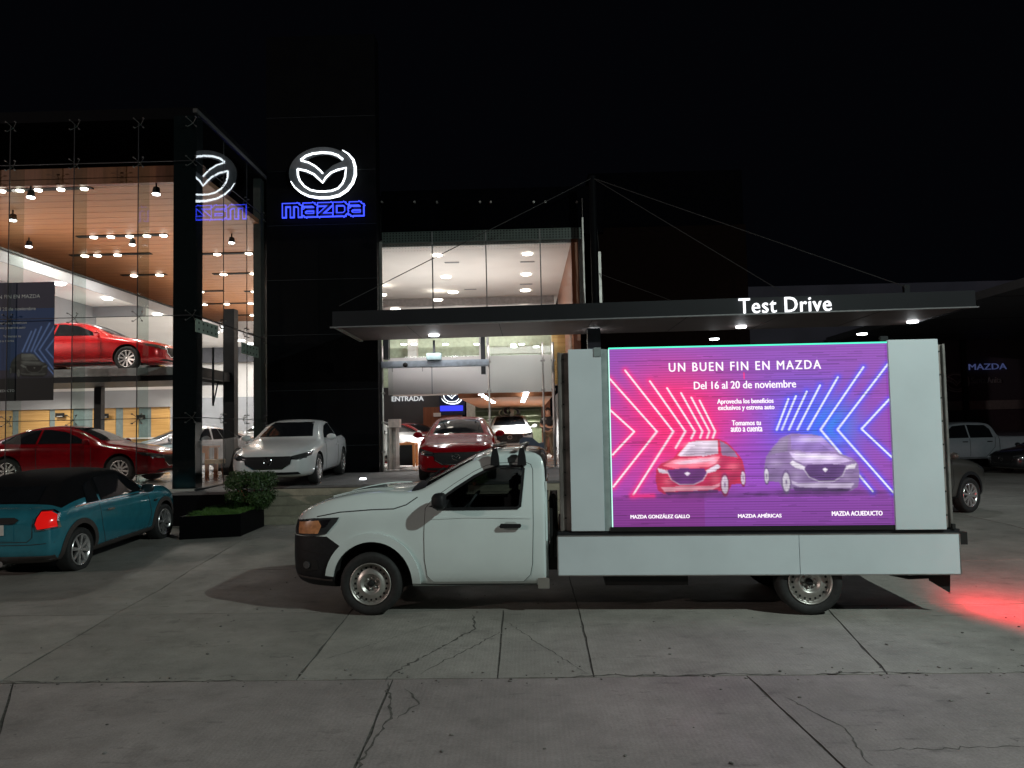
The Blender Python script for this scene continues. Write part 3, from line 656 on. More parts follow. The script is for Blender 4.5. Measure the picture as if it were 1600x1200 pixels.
# small pebbles and chips of grit
bm = bmesh.new()
for _ in range(260):
    x, y = random.uniform(-5, 6), random.uniform(4.2, 11) if random.random() < .6 else random.uniform(6.3, 6.6); s = random.uniform(.004, .014)
    m4 = Matrix.Translation((x, y, gz(x, y)+s*.4)) @ Matrix.Rotation(random.uniform(0, 6), 4, 'Z') @ Matrix.Diagonal((s*1.4, s, s*.6, 1))
    bmesh.ops.create_icosphere(bm, subdivisions=1, radius=1, matrix=m4)
g = bm_obj('grit', bm, mat('grit_stone', (.16, .15, .14), .9, var=.5, scale=3)); tag(g, 'loose grit and pebbles scattered over the concrete slabs', 'grit', kind='stuff')

# ---------------------------------------------------------------- raised platform, steps
def pz(x, y): return .89+.02*(min(max(y, 15.7), 20.5)-16)
plat = thing('entrance_platform', 'raised paved platform in front of the showroom', 'platform'); del plat['category']; plat['kind'] = 'structure'
bm = bmesh.new(); box(bm, -34, -5.62, 15.76, 20.6, -.3, .845); bm_obj('retaining_wall', bm, BLACKP, plat)
bm = bmesh.new(); box(bm, -5.60, 4.6, 16.78, 20.6, -.3, .845); bm_obj('platform_base', bm, STEPC, plat)
for x0 in np.arange(-34, -6, 2.75):
    x1 = min(x0+2.75, -5.62); slab('paving_slab', [(x0, 15.74), (x1, 15.74), (x1, 16.82), (x0, 16.82)], PLATF, plat, pz, .004, .05, jag=0)
xe = [-6.9, -4.9, -2.9, -.9, 1.1, 3.0, 4.6]
for a, b in zip(xe, xe[1:]):
    for y0, y1 in ((16.82, 18.7), (18.7, 20.55)): slab('paving_slab', [(a, y0), (b, y0), (b, y1), (a, y1)], PLATF, plat, pz, .004, .05, jag=0)
stp = thing('steps', 'four wide concrete steps up to the platform', 'steps'); del stp['category']; stp['kind'] = 'structure'
g0 = .17; rise = (.885-g0)/4
for k in range(3):
    y0 = 15.80+.33*k; bm = bmesh.new(); box(bm, -5.60, 4.58, y0, 16.775, g0-.25 if k == 0 else g0+rise*k-.01+.0, g0+rise*(k+1), bev=.012)
    bm_obj('step', bm, STEPC, stp)

# ---------------------------------------------------------------- showroom building
bld = thing('car_showroom', 'two storey glazed car showroom with a black tower between its glass fronts', 'building')
XS = -6.93; YF = 16.05; YT = 20.5; ZF = .94; ZTOP = 9.0
FACL = -17.5
# floor slabs and shell
bm = bmesh.new(); box(bm, -34, XS-.02, YF+.02, 38, .6, ZF); box(bm, XS, 8, YT+.6, 44, .6, .985); bm_obj('floor', bm, FLOORIN, bld)
def part(name, dims, m, bev=0, parent=bld): return bx(name, dims, m, parent, bev)
TX0, TX1 = -6.90, P(590, 500, YT).x
tw = part('tower', (TX0, TX1, YT, YT+.55, ZF-.1, 13.0), BLACKP)
part('partition_wall', (XS-.05, XS+.05, YT+.9, 44, .99, 7.7), WHITEW)
for z in (1.7, 3.2, 4.7, 6.2, 7.7, 9.2, 10.7): bx('cladding_joint', (TX0+.01, TX1-.01, YT-.004, YT-.001, z, z+.012), DARKM, tw)
bm = bmesh.new(); box(bm, -34, XS, YF+.3, 38, ZTOP-.0, ZTOP+.25); bm_obj('roof', bm, BLACKP, bld)
ZW = 7.75                                        # timber ceiling of the atrium
ceil = part('timber_ceiling', (-34, XS-.15, YF+.9, 44, ZW, ZW+.12), WOODC)
bm = bmesh.new()
for y in np.arange(YF+1.0, 44, .48): box(bm, -33.9, XS-.16, y, y+.010, ZW-.004, ZW-.001)
j = bm_obj('board_joint', bm, WOODR, ceil); j['kind'] = 'stuff'
part('ceiling_fascia', (-34, XS-.15, YF+.72, YF+.88, ZW-.02, ZW+.36), WOODR)
SX = -12.5
zt, zb = HC+.368*12.5, HC+.348*12.5
sl = part('upper_slab', (-34, SX-.03, YF+1.3, 39.5, zb+.02, zt-.02), WHITEW); bx('slab_edge', (SX-.03, SX, YF+1.3, 39.5, zb-.04, zt), GREYW, sl); bx('slab_capping', (SX-.04, SX+.03, YF+1.3, 39.5, zt+.002, zt+.05), DARK, sl)
part('ceiling_bulkhead', (-14.3, SX-.035, 25, 25.2, zb-.32, zb+.015), GREYW); part('side_wall', (-14.4, -14.2, 19.0, 25.2, 4.0, zb+.015), GREYW)
part('back_wall', (-34, -5, 38, 38.2, ZF, ZW), WHITEW)
part('back_screen', (-16.0, -14.0+.6, 37.6, 37.9, 5.7, 7.1), DGREYW)
pp = P(315, 546, 37.5); part('wall_screen', (P(313, 540, 37.5).x, P(400, 540, 37.5).x, 37.5, 37.8, P(340, 566, 37.5).z, P(340, 524, 37.5).z), mat('screen_grey', (.06, .06, .07), .6))
part('dark_counter_wall', (-17, -7.2, 36.5, 36.8, ZF, P(340, 621, 36.5).z), GREYW)
# offices along the back: white band, grey fascia, timber panels with small signs
YB = 27.0
zf1, zf0 = P(100, 612, YB).z, P(150, 638, YB).z
off = part('office_front', (-30, P(272, 600, YB).x, YB, YB+.25, zf0, zf1), GREYW); bx('white_band', (-30, P(272, 600, YB).x, YB+.02, YB+.3, zf1+.002, P(100, 597, YB).z+.45), WHITEW, off)
for a, b in ((26, 74), (83, 111), (142, 178), (190, 214), (234, 262), (-60, 16)):
    bx('timber_panel', (P(a, 660, YB).x, P(b, 660, YB).x, YB+.1, YB+.2, ZF, zf0-.002), WOODW, off)
for a, b in ((74, 83), (111, 142), (178, 190), (214, 234), (16, 26)):
    bx('glass_strip', (P(a, 660, YB).x+.01, P(b, 660, YB).x-.01, YB+.12, YB+.16, ZF, zf0-.002), mat('frosted_strip', (.17, .23, .24), .3), off)
for cx, cyp in ((94, 649), (163, 650), (220, 652), (303, 653)):
    p = P(cx, cyp, YB); s = bx('room_sign', (p.x-.16, p.x+.16, YB-.03, YB-.002 if cx < 280 else YB, p.z-.075, p.z+.085), DARK, off)
    bx('sign_bar', (p.x-.10, p.x+.10, YB-.036, YB-.031, p.z-.045, p.z-.03), WHITEW, s)
# corner posts, side return
col1 = part('corner_column', (XS-.52, XS-.02, YF+.10, YF+.42, ZF-.03, ZTOP-.02), mat('teal_black_column', (.003, .006, .007), .5, spec=.03))
px2 = P(360, 600, 21.6); cp = part('inner_column', (P(352, 600, 21.6).x, P(369, 600, 21.6).x, 21.45, 21.75, ZF, P(360, 484, 21.6).z), DARKM)
part('wall_return', (XS-.30, XS-.1, YT-.1, YT+.8, ZF, ZTOP), mat('return_wall', (.05, .058, .055), .5))
# point-fixed glazing: front panes, fins and spider fittings
JX = [P(px, 400, YF).x for px in (-186, -86, 13, 114, 215)]+[XS+.0]
JX = sorted(JX); 
Zs = [ZF-.04, P(180, 655, YF).z, P(180, 495, YF).z, P(180, 254, YF).z, P(180, 193, YF).z]
pitch = JX[2]-JX[1]
JX = [JX[0]-pitch*k for k in (6, 5, 4, 3, 2, 1)]+JX
gl = thing('glass_front', 'tall frameless glass front of the showroom left of the black tower', 'glass wall')
def pane(x0, x1, y0, y1, z0, z1, parent=gl, m=None):
    bm = bmesh.new(); vs = [bm.verts.new(v) for v in ((x0, y0, z0), (x1, y1, z0), (x1, y1, z1), (x0, y0, z1))]; bm.faces.new(vs)
    return bm_obj('glass_pane', bm, m or GLASS, parent)
for a, b in zip(JX, JX[1:]):
    for z0, z1 in zip(Zs, Zs[1:]):
        pane(a+.006, b-.006, YF, YF, z0+.006, z1-.006)
def spider(x, y, z, ax=0):
    bm = bmesh.new()
    for sx, sz in ((-1, -1), (-1, 1), (1, -1), (1, 1)):
        d = (sx*.10, .02, sz*.10) if ax == 0 else (-.02, sx*.10, sz*.10); c0 = (x, y+.1, z) if ax == 0 else (x-.1, y, z)
        e = (x+d[0], y-.02, z+d[2]) if ax == 0 else (x+.02, y+d[1], z+d[2]); e2 = (e[0], e[1]+.05, e[2]) if ax == 0 else (e[0]-.05, e[1], e[2])
        tube(bm, [c0, e2], .006, 5); tube(bm, [e2, e], .014, 7)
    return bm_obj('spider_fitting', bm, mat('fitting_steel', (.09, .09, .09), .45, .5), gl)
for x in JX[6:-1]:
    bm = bmesh.new(); bm.faces.new([bm.verts.new(v) for v in ((x, YF+.03, ZF), (x, YF+.5, ZF), (x, YF+.5, ZTOP-.1), (x, YF+.03, ZTOP-.1))]); bm_obj('glass_fin', bm, FIN, gl)
    bx('joint_seal', (x-.008, x+.008, YF-.003, YF+.012, ZF, Zs[-1]), DARKM, gl)
    for z in Zs[1:]: spider(x, YF, z)
for z in Zs[1:-1]: bx('joint_seal', (JX[5], XS-.01, YF-.003, YF+.01, z-.007, z+.007), DARKM, gl)
for z in Zs[1:]: spider(XS-.10, YF, z)
SY = [YF+.01, YF+1.55, YF+3.05, YT-.02]
for a, b in zip(SY, SY[1:]):
    for z0, z1 in zip(Zs[:4]+[ZTOP], Zs[1:4]+[ZTOP, ZTOP]):
        if z1 > z0: pane(XS, XS, a+.006, b-.006, z0+.006, z1-.006, m=GLASS_SIDE)
for y in SY[1:]:
    for z in Zs[1:4]: spider(XS, y, z, 1)
for y in SY[1:-1]: bx('joint_seal', (XS-.012, XS+.003, y-.007, y+.007, ZF, ZTOP), DARKM, gl)
for z in Zs[1:4]: bx('joint_seal', (XS-.012, XS+.003, YF+.02, YT, z-.007, z+.007), DARKM, gl)
bx('roof_edge', (XS-.06, XS+.03, YF, YT, ZTOP+.0, ZTOP+.09), mat('edge_metal', (.10, .10, .10), .4, .5), gl)
bx('base_channel', (JX[5], XS+.02, YF-.03, YF+.03, ZF-.09, ZF-.045), ALU, gl); bx('base_channel', (XS-.03, XS+.03, YF+.035, YT, ZF-.05, ZF-.01), DARKM, gl)
# green patch-plates on the side panes
for a, b, zc in ((304, 333, 524), (375, 408, 547)):
    pass
for y0, y1, pyc, pxc in ((YF+.05, YF+1.25, 524, 318), (YF+2.7, YF+3.9, 547, 391)):
    ym = (y0+y1)/2; zc = HC+(P(pxc, pyc, 17.8 if y0 < 17 else 19.3).z-HC); 
    bm = bmesh.new(); box(bm, XS-.02, XS-.006, y0, y1, zc-.14, zc+.14)
    pl = bm_obj('patch_plate', bm, mat('green_glass_plate', (.42, .50, .44), .3), gl)
    bm = bmesh.new()
    for i in range(5):
        for k in (-.07, .07): box(bm, XS-.024, XS+.004, y0+.15+i*(y1-y0-.3)/4-.02, y0+.15+i*(y1-y0-.3)/4+.02, zc+k-.02, zc+k+.02)
    bm_obj('bolt', bm, DARKM, pl)['kind'] = 'stuff'
# hanging display deck with its beams
zd = P(200, 575, 19.5).z
deck = thing('display_deck', 'raised black edged display deck carrying the bright red car', 'display deck', (0, 0, 0))
bx('deck_plate', (-16.5, -8.45, 19.5, 22.0, zd-.20, zd), mat('deck_grey', (.42, .42, .43), .5), deck); bx('lower_edge', (-16.5, -8.50, 19.55, 21.9, zd-.34, zd-.205), DARKM, deck)
bm = bmesh.new()
prism(bm, [(0, 0), (0, 0), (0, 0)][:0] or [(-8.45, zd-.02), (-8.25, zd-.02), (-8.25, zd-.28), (-8.45, zd-.28)], 19.5, 21.6); bm_obj('side_beam', bm, DARKM, deck)
tube_b = bmesh.new(); tube(tube_b, [(P(333, 540, 20).x, 20, zd-1.9+.9), (P(333, 540, 20).x, 20, P(333, 543, 20).z)], .03, 8); tube(tube_b, [(P(333, 540, 20).x, 20, zd-1.0), (P(341, 600, 20).x, 20, zd-.35)], .02, 6); bm_obj('stay_rod', tube_b, DARKM, deck)
for x in (-15.5, -12.0): bx('deck_post', (x-.1, x+.1, 21.4, 21.6, ZF, zd-.35), DARKM, deck)

# ---- middle glass hall behind the canopy
CX0, CX1, YC = TX1, P(915, 420, YT+.4).x, YT+.4
Z2 = 7.2
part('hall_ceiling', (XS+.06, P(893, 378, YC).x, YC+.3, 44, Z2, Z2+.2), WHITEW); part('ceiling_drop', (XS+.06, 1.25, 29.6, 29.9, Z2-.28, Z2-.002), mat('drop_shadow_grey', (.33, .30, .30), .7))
xw = P(893, 378, YC).x
part('timber_side_wall', (xw+.003, xw+.2, YC+.3, 30, .98, Z2+.3), WOODR)
part('upper_wall', (CX0, xw+.9, YC+.1, YC+.3, Z2+.22, 8.6), mat('navy_render', (.0018, .0018, .0026), .9, spec=.0)); part('brown_block', (xw+.9, 7.4, 25, 33, 3, 8.6), mat('brown_render', (.006, .0035, .003), .9, spec=.0))
part('brown_block_upper', (xw+.9, 7.4, 25.2, 33, 8.62, 10.5), mat('navy_render', (.0018, .0018, .0026), .9, spec=.0))
part('hall_roof', (CX0, xw+.88, YC+.31, 33, 8.62, 8.81), mat('navy_render', (.0018, .0018, .0026), .9, spec=.0))
hall = thing('hall_glazing', 'point fixed glass wall of the middle hall above the canopy', 'glass wall')
HX = [P(px, 430, YC).x for px in (594, 676, 760, 845, 912)]; HZ = [P(750, 486, YC).z-.5, P(750, 316, YC).z]
for a, b in zip(HX, HX[1:]): pane(a+.008, b-.008, YC, YC, HZ[0], HZ[1], hall)
for x in HX[1:-1]: bx('joint_seal', (x-.016, x+.016, YC-.01, YC+.02, HZ[0], P(750, 360, YC).z), mat('grey_seal', (.16, .16, .16), .5), hall)
bx('bright_edge', (HX[-1]-.01, HX[-1]+.03, YC-.02, YC+.04, P(910, 478, YC).z-.2, P(908, 340, YC).z), ALU, hall); bx('bright_edge', (HX[0]-.04, HX[0]+.06, YC-.02, YC+.04, HZ[0], P(594, 378, YC).z), ALU, hall)
fr = bx('frit_band', (HX[0]+.06, HX[-1]-.03, YC+.03, YC+.034, P(750, 376.5, YC).z, P(750, 359, YC).z), mat('frit_green', (.075, .09, .085), .4), hall)
bm = bmesh.new()
for k, py in enumerate((361, 365, 369, 373)):
    x = HX[0]+.1
    while x < HX[-1]-.05: p = P(750, py, YC); box(bm, x, x+.035, YC+.022, YC+.028, p.z-.018, p.z+.018); x += .085
bm_obj('frit_dots', bm, DARK, fr)['kind'] = 'stuff'
bm = bmesh.new(); 
for k, py in enumerate((380, 384.5, 389)):
    x = HX[0]+.1
    while x < xw-.1: p = P(750, py, YC); s = .014-.003*k; box(bm, x, x+2*s, YC+.022, YC+.026, p.z-s*.7, p.z+s*.7); x += .085
bm_obj('frit_dots', bm, GREYW, fr)['kind'] = 'stuff'
for px in (597, 648, 683, 750, 767, 834, 852, 901):
    p = P(px, 316, YC); bm = bmesh.new(); tube(bm, [(p.x, YC-.05, p.z), (p.x, YC+.05, p.z)], .03, 8); bm_obj('glass_fixing', bm, ALU, hall)
side = thing('gridded_side_glass', 'narrow gridded glass return at the right end of the hall window', 'glass wall')
bm = bmesh.new()
x0_ = HX[-1]+.02
for y in np.arange(YC+.1, YC+3.2, .28): tube(bm, [(x0_, y, 5.2), (x0_, y, Z2+1.2)], .008, 4)
for z in np.arange(5.2, Z2+1.3, .22): tube(bm, [(x0_, YC+.05, z), (x0_, YC+3.2, z)], .008, 4)
bm_obj('grid_wires', bm, ALU, side)['kind'] = 'stuff'

# ---- entrance below the canopy
YE = YT+.35
z1, z0 = P(700, 560, 22).z, P(700, 615, 22).z
mz = part('gallery_front', (CX0, P(863, 590, 22).x, 22, 22.25, z0, z1), WHITEW)
for px in (675, 765, 849): p = P(px, 590, 22); bx('panel_joint', (p.x-.012, p.x+.012, 21.99, 21.998, z0, z1), GREYW, mz)
part('gallery_floor', (CX0, P(863, 590, 22).x, 22.26, 23.4, z0+.02, z0+.2), WHITEW)
part('timber_end', (P(864, 580, 22).x, P(884, 580, 22).x, 21.9, 22.6, z0+.2, z1+.9), WOODW)
# gallery glass and the office seen through it
part('gallery_back_wall', (-6.8, 1.1, 27, 27.2, z1-.5, 5.35), mat('pale_green_wall', (.42, .47, .36), .7))
for a, b in ((600, 752), (760, 868)):
    xa, xb = P(a, 545, 22.1).x, P(b, 545, 22.1).x
    w = thing('x', None, None); bpy.data.objects.remove(w)
    fr_ = bmesh.new(); 
    for d in ((xa, xb, 22.05, 22.12, z1+.002, z1+.05), (xa, xa+.07, 22.05, 22.12, z1+.052, z1+.9), (xb-.06, xb, 22.05, 22.12, z1+.052, z1+.9)): box(fr_, *d)
    f_ = bm_obj('gallery_window', fr_, WHITEW, bld); bm = bmesh.new(); bm.faces.new([bm.verts.new(v) for v in ((xa+.07, 22.08, z1+.05), (xb-.06, 22.08, z1+.05), (xb-.06, 22.08, z1+.9), (xa+.07, 22.08, z1+.9))]); bm_obj('pane', bm, GLASS, f_)
p = P(645, 545, 26.5); part('office_pillar', (p.x-.15, p.x+.15, 26.3, 26.8, z1-.4, 5.3), WHITEW)
p = P(605, 545, 22.0); part('gallery_post', (p.x-.05, p.x+.1, 21.6, 21.9, z1-.02, z1+1.1), DARKM); p = P(755, 560, 21.7); part('gallery_post', (p.x-.06, p.x+.06, 21.6, 21.8, z1-.5, z1+1.1), DARKM)
# sliding-door beam with sensor box
bz0, bz1 = P(680, 573, YE).z, P(680, 563, YE).z
db = thing('door_operator', 'brushed metal beam above the sliding glass doors with a sensor box', 'door beam'); xb1 = P(764, 568, YE).x
bx('beam', (CX0+.01, xb1, YE, YE+.22, bz0, bz1), mat('cool_aluminium', (.42, .48, .55), .35, .6), db, .01)
p = P(678, 558, YE-.05); bx('sensor_box', (p.x-.20, p.x+.20, YE-.1, YE+.08, bz1+.005, bz1+.19), mat('pale_teal_box', (.30, .42, .44), .5), db, .01); bx('hanger', (p.x-.03, p.x+.03, YE-.02, YE+.04, bz1+.19, bz1+.55), DARKM, db)
p = P(633, 570, YE-.02); bm = bmesh.new(); lathe_y(bm, [(.001, -.06), (.05, -.05), (.07, 0)], 12, c=(p.x, YE, p.z)); bm_obj('door_sensor', bm, DARK, db)
for px in (613, 660):
    p = P(px, 577, YE); bx('hook', (p.x-.012, p.x+.012, YE, YE+.02, bz0-.12, bz0-.002), ALU, db)
eg = thing('entrance_glazing', 'tall glass panes and steel rods of the entrance front', 'glass wall')
for a, b in ((596, 614), (766, 849), (851, 900)):
    pane(P(a, 650, YE).x, P(b, 650, YE).x, YE+.1, YE+.1, 1.0, bz0-.02 if a < 700 else 4.3, eg)
for px in (598, 765, 850, 866):
    p = P(px, 650, YE); bm = bmesh.new(); tube(bm, [(p.x, YE+.05, 1.0), (p.x, YE+.05, 4.4)], .026 if px != 866 else .04, 8)
    for z in (1.5, 2.3, 3.1, 3.9): tube(bm, [(p.x-.06, YE+.05, z), (p.x+.06, YE+.05, z)], .03, 6)
    bm_obj('steel_rod', bm, ALU, eg)
# shop interior behind the entrance
part('dark_feature_wall', (-6.5, P(715, 640, 34).x, 34, 34.2, 1, 4.6), DGREYW); part('brown_feature_wall', (P(662, 660, 33.8).x, P(722, 660, 33.8).x, 33.7, 33.95, 1, P(690, 636, 33.8).z), WOODR)
part('light_column', (P(729, 650, 33).x, P(742, 650, 33).x, 33, 33.3, 1, 4.6), mat('pale_column', (.6, .62, .56), .5))
part('shelf_wall', (P(740, 650, 36).x, P(846, 650, 36).x, 36, 36.2, 1, 4.6), mat('sage_wall', (.30, .34, .23), .7))
sw = thing('wall_shelves', 'long pale shelves along the green back wall of the shop', 'shelves')
for i, py in enumerate((641, 650, 659)):
    z = P(790, py, 35.9).z; bx('shelf', (P(744, py, 35.9).x, P(842, py, 35.9).x, 35.6, 35.95, z-.03, z), mat('shelf_pale', (.5, .52, .42), .5), sw)
part('shop_bulkhead', (P(738, 620, 33.5).x, P(848, 620, 33.5).x, 33.5, 35.95, 3.1, 4.0), DGREYW)
part('timber_soffit', (P(742, 620, 30).x, P(852, 620, 30).x, 22.4, 33.4, z0+.0-.12, z0-.0+.015), mat('orange_soffit', (.50, .20, .09), .5, var=.08))
part('grey_side_wall', (P(884, 640, 24).x, P(884, 640, 24).x+.3, 22.6, 34, 1, 3.4), GREYW)
part('red_brown_pier', (P(846, 650, 33).x, P(860, 650, 33).x, 33, 33.3, 1, 3.6), WOODR)
# ---------------------------------------------------------------- lights inside the rooms, with unseen lamps added for brightness
dl_mesh = {}
def downlight(p, r, label, cat='ceiling light', group=None, em=None, housing=True):
    bm = bmesh.new(); disc_light(bm, (0, 0, 0), r, 14, .03); key = (round(r, 3), em.name if em else '')
    o = bm_obj('downlight', bm, em or E_WARM); o.location = (p[0], p[1], p[2]-.006); tag(o, label, cat, group)
    return o
wood_pts = [(392, 2), (350, 1)]
rows = [('first', 298, 0, 150, (3, 33, 63, 100, 138)), ('second', 371, 121, 268, (148, 176, 207, 235, 262)), ('third', 400, 110, 243, (134, 155, 188)), ('fourth', 431, 190, 264, (211, 253)),
        ('fifth', 398, 304, 402, (341, 392)), ('sixth', 429, 333, 402, (350, 399)), ('seventh', 456, 304, 352, (314,)), ('eighth', 456, 382, 402, (398,)), ('ninth', 476, 307, 402, (320, 357, 396)), ('tenth', 493, 371, 402, (396,)), ('eleventh', 507, 378, 402, (396,))]
where = {'first': 'nearest the top left corner of the glass front', 'second': 'beside the corner column, upper of two', 'third': 'beside the corner column, middle of three', 'fourth': 'just left of the corner column above the slab edge',
         'fifth': 'between corner column and tower, uppermost', 'sixth': 'between corner column and tower, second from top', 'seventh': 'right against the corner column', 'eighth': 'short one against the tower, third from top', 'ninth': 'between corner column and tower, fourth from top', 'tenth': 'short one against the tower, fifth from top', 'eleventh': 'short one against the tower, lowest'}
for nm, py, x0, x1, pts in rows:
    a = Pz(x0, py, ZW-.03); b = Pz(x1, py, ZW-.03); k = a.y/18.
    t = thing('light_slot', 'black ceiling slot with downlights, '+where[nm], 'light track', group='light slots in the timber ceiling')
    b.y = a.y
    bx('slot', (a.x, b.x, a.y-.10, a.y+.10, ZW-.03, ZW-.004), DARK, t)
    for px in pts:
        q = Pz(px, py, ZW-.03); bm = bmesh.new(); disc_light(bm, (q.x, a.y, ZW-.031), .085*min(k, 1.5), 12, .03); bm_obj('lamp_disc', bm, E_WARM, t)
for (px, py, dn) in ((48, 309, 'hanging below the first slot at upper left'), (20, 345, 'tilted and brightest, far left under the timber ceiling'), (45, 386, 'just above the slab edge at far left'), (244, 304, 'beside the corner column near the ceiling edge'), (207, 383, 'left of the corner column below the second slot'), (362, 380, 'single one right of the corner column')):
    q = Pz(px, py, ZW-.28); t = thing('spotlight', 'small black ceiling spotlight '+dn, 'spotlight', q, group='spotlights on the timber ceiling')
    bm = bmesh.new(); tube(bm, [(0, 0, .27), (0, 0, .12)], .02, 6); tube(bm, [(0, .02, .16), (0, 0, .02)], [.07, .085], 10); bm_obj('body', bm, DARK, t); bm = bmesh.new(); disc_light(bm, (0, 0, .015), .085, 12, .02); bm_obj('lens', bm, E_COOL, t)
for i, (px, py) in enumerate(((93, 443), (168, 466), (246, 491), (336, 519), (377, 532), (392, 537))):
    z = zb if px < 260 else zb
    lab = ['above the banner edge', 'above the bright red car', 'above the nose of the bright red car', 'right of the corner column', 'right of the inner column', 'nearest the black tower']
    q = Pz(px, py, zb); downlight((q.x, q.y, zb-.0), .15 if px < 260 else .16, 'round white ceiling light in the white soffit '+lab[i], group='soffit lights on the left', em=E_COOL)
hl_ = [(683, 398), (824, 396), (697, 432), (822, 428), (708, 456), (821, 453)]
for i, (px, py) in enumerate(hl_):
    q = Pz(px, py, Z2); downlight((q.x, q.y, Z2), .155*q.y/23, 'round downlight in the hall ceiling, %s row, %s' % (['nearest', 'middle', 'rear'][i//2], ['left', 'right'][i % 2]), group='hall ceiling lights', em=E_WARM)
for i, (px, py) in enumerate(((596, 459), (684, 467), (618, 482), (719, 481), (819, 478))):
    q = Pz(px, py, Z2-.3); downlight((q.x, q.y, Z2-.32), .19, 'round downlight low over the canopy edge, %s' % ['at far left by the tower', 'left, on the ceiling drop', 'left, just above the canopy', 'middle, just above the canopy', 'right, just above the canopy'][i], group='hall ceiling lights', em=E_WARM)
for px, py in ((640, 452), (676, 508)): pass
for i, (px, py) in enumerate(((706, 410), (735, 452), (824, 409), (822, 444))):
    q = Pz(px, py, Z2-.006); bx('ceiling_vent', (q.x-.22, q.x+.22, q.y-.06, q.y+.06, Z2-.02, Z2-.004), GREYW, bld)
# gallery / shop lights
for i, (px, py) in enumerate(((631, 537), (647, 537), (696, 537), (745, 537), (802, 538), (803, 541), (838, 541), (815, 537))):
    p = P(px, py, 25.5); downlight(p, .10, 'small office downlight behind the gallery glass, number %s from the left' % ['one', 'two', 'three', 'four', 'five', 'six', 'seven', 'eight'][i], group='office lights behind the gallery glass', em=E_COOL)
for i, (pa, pb) in enumerate((((752, 617), (771, 629)), ((822, 614), (817, 628)))):
    t = thing('linear_light', 'dashed row of ceiling lamps in the orange soffit, %s one' % ['left', 'right'][i], 'ceiling light', group='lamp rows in the orange soffit')
    A, B = Pz(*pa, z0-.14), Pz(*pb, z0-.14); B.y = min(B.y, 33)
    for k in range(6): q = A.lerp(B, k/5); bx('lamp_segment', (q.x-.07, q.x+.07, q.y-.07, q.y+.07, z0-.15, z0-.125), E_COOL, t)
def room(name, loc, sx, sy, power, col=(1, .93, .85), up=False):
    if up: return lamp(name, 'AREA', loc, power, col, sx, (PI, 0, 0), size_y=sy)  # upward area lamps are unseen, added to brighten the ceilings
    for fx_, fy_ in ((-.3, -.3), (.3, .3)): lamp(name, 'SPOT', (loc[0]+sx*fx_, loc[1]+sy*fy_, loc[2]), power*1.5, col, .07, (0, 0, 0), spot=160)
room('atrium_light', (-10.3, 22, ZW-.35), 5, 8, 330); room('soffit_light', (-14.5, 31, zb-.1), 3, 8, 300, (.95, .97, 1)); room('atrium_light', (-10.0, 39, ZW-.4), 4, 4, 200); room('atrium_light', (-9.5, 32, ZW-.35), 5, 8, 260)
room('soffit_light', (-15.8, 21, zb-.1), 5, 6, 170, (.95, .97, 1)); room('deck_light', (-12.5, 21, ZW-.5), 4, 3, 150, (1, .96, .92))
lamp('added_back_wall_fill', 'SPOT', (-11.5, 31.5, ZW-.5), 900, (1, .97, .94), .1, (math.radians(50), 0, math.radians(25)), spot=120); lamp('added_back_wall_fill', 'SPOT', (-15, 33, zb-.15), 500, (1, .97, .94), .1, (math.radians(50), 0, 0), spot=130); room('added_ceiling_wash', (-11, 21, 4.6), 5, 6, 155, (1, .93, .86), True); room('added_ceiling_wash', (-9.5, 33, 4.2), 5, 11, 520, (1, .93, .86), True); room('added_soffit_wash', (-15.5, 21.5, 4.4), 4, 5, 120, (.95, .97, 1), True)  # aimed spots added for the dark back wall, unseen upward lamps for the ceilings

for x_ in (-15.5, -13.2, -11, -9): lamp('added_wall_fill', 'SPOT', (x_, 35.6, 6.1), 120, (1, .97, .94), .08, (math.radians(22), 0, 0), spot=150); lamp('added_wall_fill', 'SPOT', (x_, 33.0, 4.2), 110, (1, .97, .94), .06, (math.radians(30), 0, 0), spot=150)  # spots added to brighten the unlit rear walls
room('below_deck_light', (-12.5, 22.5, zd-.5), 6, 4, 120, (1, .95, .88)); room('office_light', (-14, 25.6, 3.9), 8, .8, 160, (1, .92, .8))
room('added_hall_wash', (-2.3, 24.5, 5.0), 5, 5, 125, (1, .93, .89), True); room('gallery_light', (-1.5, 24.5, Z2-.4), 4, 3, 110, (.98, 1, .93))  # the upward lamp is unseen, added to lift the hall ceiling
room('added_shelf_fill', (-.6, 34.6, 3.0), 2.6, .6, 90, (1, .98, .85)); room('added_hall_rear_wash', (-2, 34, 5.4), 6, 7, 130, (1, .93, .89), True); room('shop_light', (-1.5, 27.5, z0-.35), 5, 9, 400, (1, .96, .92)); room('added_shop_wash', (0.5, 28, 1.9), 3, 6, 60, (1, .9, .82), True)  # spots added to brighten the shelf wall; upward lamps added, unseen
room('entrance_light', (-1.3, 21.4, 5.2), 5, .8, 22, (.95, .97, 1))
lamp('added_gallery_fill', 'AREA', (-1.4, 20.6, 4.25), 28, (1, .97, .95), 4.5, (math.radians(70), 0, 0), size_y=.2)  # area lamp without a fixture, added to whiten the gallery front

